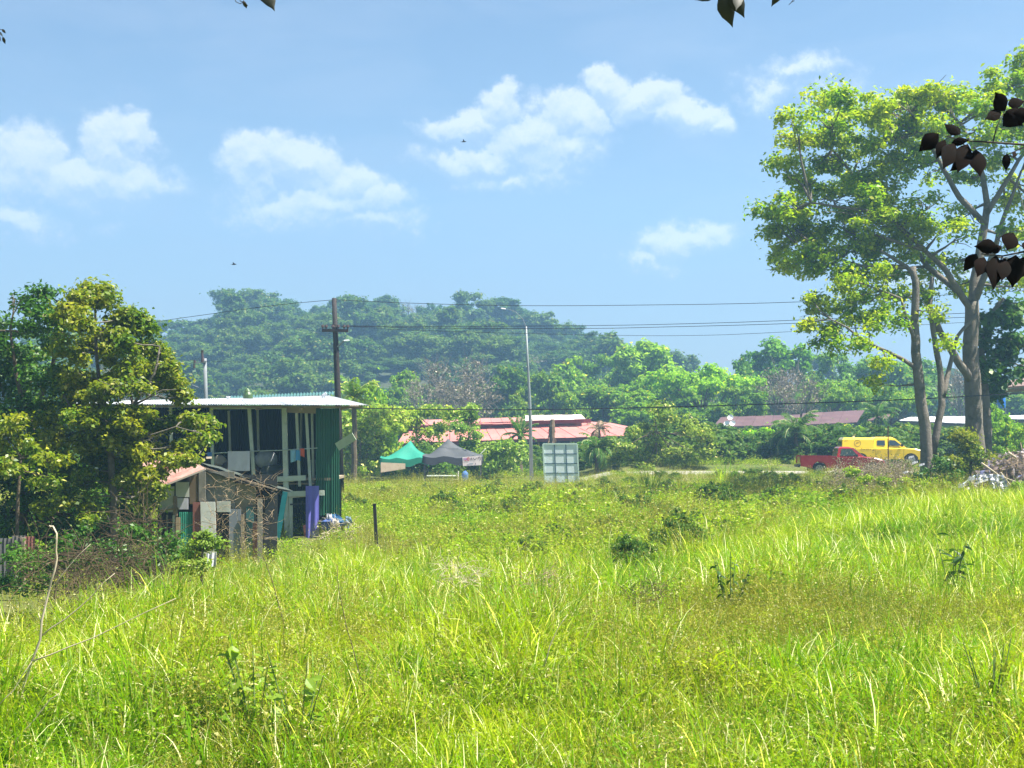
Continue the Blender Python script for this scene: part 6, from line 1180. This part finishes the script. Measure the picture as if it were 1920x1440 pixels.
for s_ in (-1, 1):
    quadp(red, 'side_window', [side_pt(2.34, 1.14, s_), side_pt(3.36, 1.14, s_), side_pt(3.02, 1.55, s_), side_pt(2.42, 1.56, s_)], GLS, .012 * -s_)
    t = MB(); t.beam((2.26, s_ * (w_ + .003), .50), (2.26, s_ * (w_ + .003), 1.07), .012, .006); t.beam((3.42, s_ * (w_ + .003), .50), (3.42, s_ * (w_ + .003), 1.07), .012, .006); red.part(t, 'door_gap', BLKP)
    red.part(MB().box((2.42, s_ * (w_ + .012), .99), (.16, .02, .035)), 'door_handle', BLKP); red.part(MB().box((3.28, s_ * (w_ + .10), 1.15), (.10, .18, .15)), 'mirror', BLKP)
    red.part(MB().box((4.90, s_ * .62, .80), (.12, .34, .15)), 'headlight', CHR); red.part(MB().box((.0, s_ * .77, .86), (.05, .14, .36)), 'tail_light', TAIL)
    for cx in (1.10, 4.20): wheel(red, cx, s_ * .76)
quadp(red, 'windscreen', [(3.73, -.72, 1.13), (3.73, .72, 1.13), (3.12, .60, 1.60), (3.12, -.60, 1.60)], WSG, .015); quadp(red, 'rear_window', [(2.20, .55, 1.22), (2.20, -.55, 1.22), (2.26, -.5, 1.52), (2.26, .5, 1.52)], GLS, .03)
red.part(MB().box((5.0, 0, .50), (.12, 1.66, .2)), 'bumper', BLKP); red.part(MB().box((-.08, 0, .52), (.1, 1.6, .14)), 'bumper', BLKP); red.part(MB().box((4.2, 0, .42), (.9, 1.5, .5)), 'wheel_well', ARCH); red.part(MB().box((1.1, 0, .44), (.95, 1.5, .46)), 'wheel_well', ARCH); red.part(MB().box((4.98, 0, .74), (.04, .9, .14)), 'grille', BLKP)
# yellow double-cab pickup with a matching canopy
cy = 88.6; x0_ = P(1574, 0, cy).x; yel = Car('pickup_truck', (x0_, cy, gzp(x0_ + 2, cy)), math.radians(-4), 'bright yellow double-cab pickup with a full-height yellow canopy and round emblem', 'pickup truck'); w_ = .92
prof = [(0, .60), (0, 1.16), (2.3, 1.18), (4.10, 1.18), (4.75, 1.14), (5.18, 1.04), (5.34, .80), (5.32, .48), (4.98, .42)] + arch(4.50, .48, .42) + [(4.0, .44), (1.66, .44)] + arch(1.18, .48, .42) + [(.6, .46)]
yel.part(slab(prof, [-w_, -w_ + .06, w_ - .06, w_], [.05, 0, 0, .05]), 'body', YP_)
yel.part(greenhouse((2.02, 4.18), (2.16, 3.38), 1.175, 1.90, .90, .70), 'cab', YP_)
t = MB(); vs = []
for (xa, xb, z, hw) in ((.02, 2.06, 1.165, .90), (.06, 2.05, 1.72, .82), (.16, 2.02, 1.86, .70)): vs += [(xa, -hw, z), (xb, -hw, z), (xb, hw, z), (xa, hw, z)]
t.add(vs, [(3, 2, 1, 0), (8, 9, 10, 11)] + [(l * 4 + k, l * 4 + (k + 1) % 4, l * 4 + 4 + (k + 1) % 4, l * 4 + 4 + k) for l in range(2) for k in range(4)]); can = yel.part(t, 'canopy', YP_)
def ysp(x, z, s_): return side_pt(x, z, s_, 1.175, 1.90, .90, .70)
for s_ in (-1, 1):
    quadp(yel, 'side_window', [ysp(2.28, 1.36, s_), ysp(2.80, 1.34, s_), ysp(2.80, 1.68, s_), ysp(2.30, 1.68, s_)], GLS, -.012 * s_); quadp(yel, 'side_window', [ysp(3.06, 1.34, s_), ysp(3.90, 1.32, s_), ysp(3.45, 1.68, s_), ysp(3.08, 1.70, s_)], GLS, -.012 * s_)
    t = MB()
    for x in (2.18, 3.0, 4.0): t.beam((x, s_ * (w_ + .003), .56), (x, s_ * (w_ + .003), 1.14), .012, .006)
    yel.part(t, 'door_gap', mat('gap_shadow', (.16, .09, .01), .8))
    for x in (2.42, 3.2): yel.part(MB().box((x, s_ * (w_ + .014), 1.06), (.17, .02, .035)), 'door_handle', YP_)
    yel.part(MB().box((3.86, s_ * (w_ + .12), 1.36), (.12, .2, .18)), 'mirror', BLKP); yel.part(MB().box((5.16, s_ * .66, .98), (.22, .36, .13), Matrix.Rotation(.25, 3, 'Y')), 'headlight', CHR); yel.part(MB().box((.0, s_ * .82, .95), (.05, .14, .38)), 'tail_light', TAIL)
    for cx in (1.18, 4.50): wheel(yel, cx, s_ * .81, .40, .24)
quadp(yel, 'windscreen', [(4.20, -.76, 1.21), (4.20, .76, 1.21), (3.48, .62, 1.80), (3.48, -.62, 1.80)], WSG, .015); quadp(yel, 'rear_window', [(.02, .6, 1.30), (.02, -.6, 1.30), (.06, -.55, 1.62), (.06, .55, 1.62)], GLS, .03)
yel.part(MB().box((5.34, 0, .58), (.14, 1.74, .22)), 'bumper', mat('pale_bumper', (.6, .6, .58), .4)); yel.part(MB().box((-.08, 0, .58), (.12, 1.7, .14)), 'bumper', BLKP); yel.part(MB().box((4.5, 0, .46), (1.0, 1.6, .56)), 'wheel_well', ARCH); yel.part(MB().box((1.18, 0, .46), (1.0, 1.6, .56)), 'wheel_well', ARCH); yel.part(MB().box((5.36, 0, .88), (.04, 1.0, .2)), 'grille', BLKP)
yel.part(MB().box((.92, 0, 1.90), (.14, .3, .08)), 'roof_vent', mat('white_plastic', (.75, .75, .73), .5))
# round emblem with a slanting bar, and dark lettering along the side
def canside(x, z): return Vector((x, -(.90 - .08 * (z - 1.165) / .555) - .010, z))
em = MB(); n = 26
for k in range(n):
    a0, a1 = 2 * math.pi * k / n, 2 * math.pi * (k + 1) / n; em.beam(canside(1.02 + .205 * math.cos(a0), 1.49 + .205 * math.sin(a0)), canside(1.02 + .205 * math.cos(a1), 1.49 + .205 * math.sin(a1)), .032, .006)
em.beam(canside(.90, 1.44), canside(1.00, 1.50), .03, .006); em.beam(canside(1.00, 1.50), canside(1.14, 1.54), .03, .006); em.beam(canside(.93, 1.55), canside(1.05, 1.57), .02, .006)
yel.part(em, 'emblem', mat('amber_print', (.30, .19, .01), .6), can)
le = MB(); bz = lambda x, z: Vector((x, -.928, z))
for pl in ([(.62, 1.08), (.70, 1.13), (.80, 1.10), (.90, 1.13)], [(1.22, 1.06), (1.28, 1.14), (1.34, 1.06), (1.30, 1.10)], [(1.40, 1.12), (1.40, 1.05), (1.50, 1.08), (1.50, 1.13)], [(1.56, 1.06), (1.62, 1.13), (1.68, 1.07)], [(1.72, 1.14), (1.72, 1.05)], [(1.78, 1.10), (1.86, 1.10), (1.84, 1.05)], [(1.95, .98), (2.02, 1.03), (2.10, .99)], [(2.04, 1.07), (2.12, 1.05)]):
    for a_, b_ in zip(pl[:-1], pl[1:]): le.beam(bz(*a_), bz(*b_), .026, .006)
yel.part(le, 'lettering', mat('dark_amber_print', (.12, .075, .008), .6))
t = MB()
for (xa, xb, z) in ((.18, .30, 1.66), (.32, .40, 1.665)): t.beam(canside(xa, z), canside(xb, z), .02, .006)
yel.part(t, 'lettering', mat('dark_amber_print', (.12, .075, .008), .6), can)

# ------------------------------------------------------------------ debris pile at the right edge
YD = 47.0; dp = P(1865, 930, YD); gd = gzp(dp.x, YD); dr = thing('debris_pile', (dp.x, YD, gd), 'heap of broken branches, grey plastic and rubbish at the right edge', 'debris pile'); rr = random.Random(77); rg = np.random.default_rng(77)
DP = [(1785, 930), (1808, 912), (1832, 888), (1858, 866), (1886, 852), (1930, 846), (2000, 856), (2080, 915)]
def dtop(px): return float(np.interp(px, [p[0] for p in DP], [p[1] for p in DP]))
t = MB(); nx, ny = 36, 8; vs = []
for i in range(nx + 1):
    px = 1790 + 290 * i / nx
    for j in range(ny + 1):
        v = j / ny * 2 - 1; zt = P(px, dtop(px), YD).z; X_ = P(px, 0, YD).x; z = gd + (zt - gd) * max(0, 1 - v * v) ** .6 - .12 + rr.uniform(-.12, .12); vs.append((X_, YD + v * 1.6, z))
t.add(vs, [(i * (ny + 1) + j, (i + 1) * (ny + 1) + j, (i + 1) * (ny + 1) + j + 1, i * (ny + 1) + j + 1) for i in range(nx) for j in range(ny)]); t.build('mound', mat('rubbish_soil', (.06, .045, .035), .95, noise=(4, (.16, .12, .10), .8), bump=(12, 1)), dr)
cols = [((.50, .46, .46), 90), ((.26, .22, .24), 120), ((.10, .075, .07), 120), ((.30, .22, .20), 70), ((.14, .15, .28), 22)]
for ci_, (c_, n) in enumerate(cols):
    t = MB()
    for i in range(n):
        px = rr.uniform(1815, 2060) if i % 5 else rr.uniform(1795, 1850); v = rr.uniform(-1, .2); zt = P(px, dtop(px), YD).z; z = gd + (zt - gd) * max(0, 1 - v * v) ** .6 + rr.uniform(-.05, .06); c = Vector((P(px, 0, YD).x, YD + v * 1.6, z)); d = Vector((rr.gauss(0, 1), rr.gauss(0, 1), rr.gauss(0, .5))).normalized(); s_ = rr.uniform(.05, .17); u = d.orthogonal().normalized() * s_ * rr.uniform(.15, .6)
        t.add([c - d * s_, c + u, c + d * s_, c - u + Vector((0, 0, .03))], [(0, 1, 2, 3)])
    t.build('scrap', mat('scrap_%d' % ci_, c_, .7, noise=(10, tuple(q * .6 for q in c_), .6)), dr, kind='stuff')
t = MB()
for i in range(240):
    px = rr.uniform(1830, 2060); zt = P(px, dtop(px), YD).z; c = Vector((P(px, 0, YD).x, YD + rr.uniform(-1.4, .3), zt + rr.uniform(-.5, .05))); d = Vector((rr.gauss(0, 1), rr.gauss(0, .6), rr.gauss(0, .4))).normalized(); L_ = rr.uniform(.2, .7); t.tube([c - d * L_, c + Vector((rr.gauss(0, .04), 0, rr.gauss(0, .04))), c + d * L_], [.012, .009, .004], 4)
t.build('dry_branches', TWIG, dr, kind='stuff')
for pts in ([(1840, 868), (1875, 893), (1905, 903)], [(1876, 886), (1890, 905), (1903, 918)], [(1848, 920), (1860, 942), (1875, 955)], [(1835, 910), (1845, 895), (1852, 885)], [(1890, 848), (1905, 858)]):
    t = MB(); t.tube([P(x, y, YD - 1.7) for x, y in pts], [.035, .028, .014], 6); t.build('branch', TWIGP, dr)
def sheeting(pts, Y, m, label, seed, parent=None, name='plastic_sheet'):
    rr2 = random.Random(seed); a, b, c, d = [P(x, y, Y) for x, y in pts]; n = 9; vs = []
    for i in range(n + 1):
        for j in range(n + 1):
            p = a.lerp(b, i / n).lerp(d.lerp(c, i / n), j / n); sz_ = min(1.0, (b - a).length / .5) * (.5 if (b - a).length < .35 else 1); vs.append(p + Vector((rr2.uniform(-.02, .02), rr2.uniform(-.07, .07) + .09 * math.sin(i * 1.7 + seed) - .4 * (1 - j / n), rr2.uniform(-.025, .025))) * sz_ * (.3 if sz_ < .6 else 1))
    t = MB(); t.add(vs, [(i * (n + 1) + j, (i + 1) * (n + 1) + j, (i + 1) * (n + 1) + j + 1, i * (n + 1) + j + 1) for i in range(n) for j in range(n)])
    if parent is not None: return t.build(name, m, parent)
    o = t.build(name, m, None, loc=tuple((a + b) / 2), smooth=True); props(o, label, 'plastic sheet'); return o
PSH = mat('grey_white_plastic', (.34, .35, .36), .5, noise=(6, (.16, .17, .19), .8)); PSD = mat('dark_grey_plastic', (.12, .14, .17), .3, noise=(6, (.26, .28, .32), .8)); PSB = mat('brown_sacking', (.12, .07, .05), .9, noise=(5, (.20, .13, .10), .7))
sheeting([(1822, 908), (1852, 896), (1850, 886), (1832, 890)], YD - 1.8, PSH, 'crumpled pale plastic sheet on the left flank of the debris pile', 1); sheeting([(1850, 915), (1880, 912), (1880, 890), (1848, 888)], YD - 1.9, PSD, 'crumpled dark grey plastic sheet in front of the debris pile', 2); sheeting([(1845, 928), (1868, 930), (1874, 905), (1855, 904)], YD - 2.0, PSB, 'brown sacking hanging at the front of the debris pile', 3, name='sacking'); sheeting([(1870, 935), (1890, 935), (1888, 914), (1872, 914)], YD - 2.1, PSD, 'dark crumpled bag low in the debris pile', 4)
for i, (x, y, w0) in enumerate(((1790, 922, 8), (1800, 912, 7), (1793, 933, 12), (1807, 932, 7), (1820, 898, 8))):
    sheeting([(x - w0 * .8, y + 4), (x + w0 * .8, y + 2), (x + w0, y - 3), (x - w0 * .3, y - 6)], YD - 2.6, PSH, ['white scrap of plastic left of the debris pile, upper one', 'white scrap of plastic between the low one and the crumpled sheet', 'widest white scrap of plastic lying lowest left of the debris pile', 'small white scrap right beside the widest low scrap', 'narrow pale plastic strip slanting up the debris pile'][i], 40 + i, name='plastic_scrap')
t = MB(); t.tube([P(1806, 908, YD - 2), P(1828, 892, YD - 2)], .035, 6); props(t.build('pipe', mat('pale_pipe', (.62, .72, .72), .5), None, loc=tuple(P(1806, 908, YD - 2))), 'pale blue-white pipe slanting out of the left side of the debris pile', 'pipe')
for i, (x, y) in enumerate(((1708, 858), (1715, 868), (1697, 887), (1728, 872))):
    sheeting([(x - 6, y + 3), (x + 6, y - 1), (x + 5, y - 4), (x - 4, y - 2)], 56, PSH, ['white plastic scrap by the front wheel of the yellow truck', 'white scrap just below the one by the yellow truck wheel', 'white scrap low in the brown scrub left of the slim trunks', 'white scrap at the foot of the slim trunks'][i], 60 + i, name='plastic_scrap')
def weedpatch(name, label, Y, blobs, m, seed, size=.09, per=60, maxn=12000, clump=(.12, .25)):
    return photo_tree(name, Y, [([(blobs[0][0], blobs[0][1] + 10), (blobs[0][0], blobs[0][1]), (blobs[0][0] + 2, blobs[0][1] - 6)], .015, .008)], blobs, label, m, BARKD, per, size, clump=clump, seed=seed, depth=1.0, dens=.8, maxn=maxn, tw=.008, cat='weeds')
weedpatch('weed_bush', 'low green creeping weeds in front of the debris pile', 43.5, [(1840, 928, 20, 9), (1815, 928, 16, 8), (1865, 935, 16, 7), (1895, 930, 16, 10), (1910, 915, 12, 10)], LEAFX, 91)
weedpatch('weed_bush', 'dark leafy weeds mounded right in front of the small scrub beside the slim trunks', 49, [(1700, 905, 18, 9), (1740, 908, 20, 9), (1660, 905, 14, 8), (1620, 900, 14, 9), (1780, 912, 16, 9), (1600, 885, 12, 7)], WEED, 92)
# birds high in the sky
for i, (px, py, lb) in enumerate(((870, 266, 'small dark bird in flight just below the middle clouds'), (439, 496, 'small dark bird in flight above the left part of the hill'))):
    Yb_ = 70; c = P(px, py, Yb_); bd = MB(); bd.sm = True
    bd.tube([c + Vector((-.13, 0, 0)), c + Vector((-.06, 0, .01)), c + Vector((.02, 0, .015)), c + Vector((.09, 0, .02)), c + Vector((.12, 0, .02))], [.012, .03, .035, .022, .006], 8); r_ = thing('bird', tuple(c), lb, 'bird'); bd.build('body', mat('bird_dark', (.02, .02, .022), .8), r_)
    for s_ in (-1, 1): pquad(MB(), [c + Vector((-.04, 0, .01)), c + Vector((.05, 0, .01)), c + Vector((.02 - .03, s_ * .16, .10)), c + Vector((-.05, s_ * .16, .09))], .004).build('wing', MATS['bird_dark'], r_)
    pquad(MB(), [c + Vector((-.12, -.012, 0)), c + Vector((-.12, .012, 0)), c + Vector((-.19, .03, 0)), c + Vector((-.19, -.03, 0))], .004).build('tail', MATS['bird_dark'], r_)
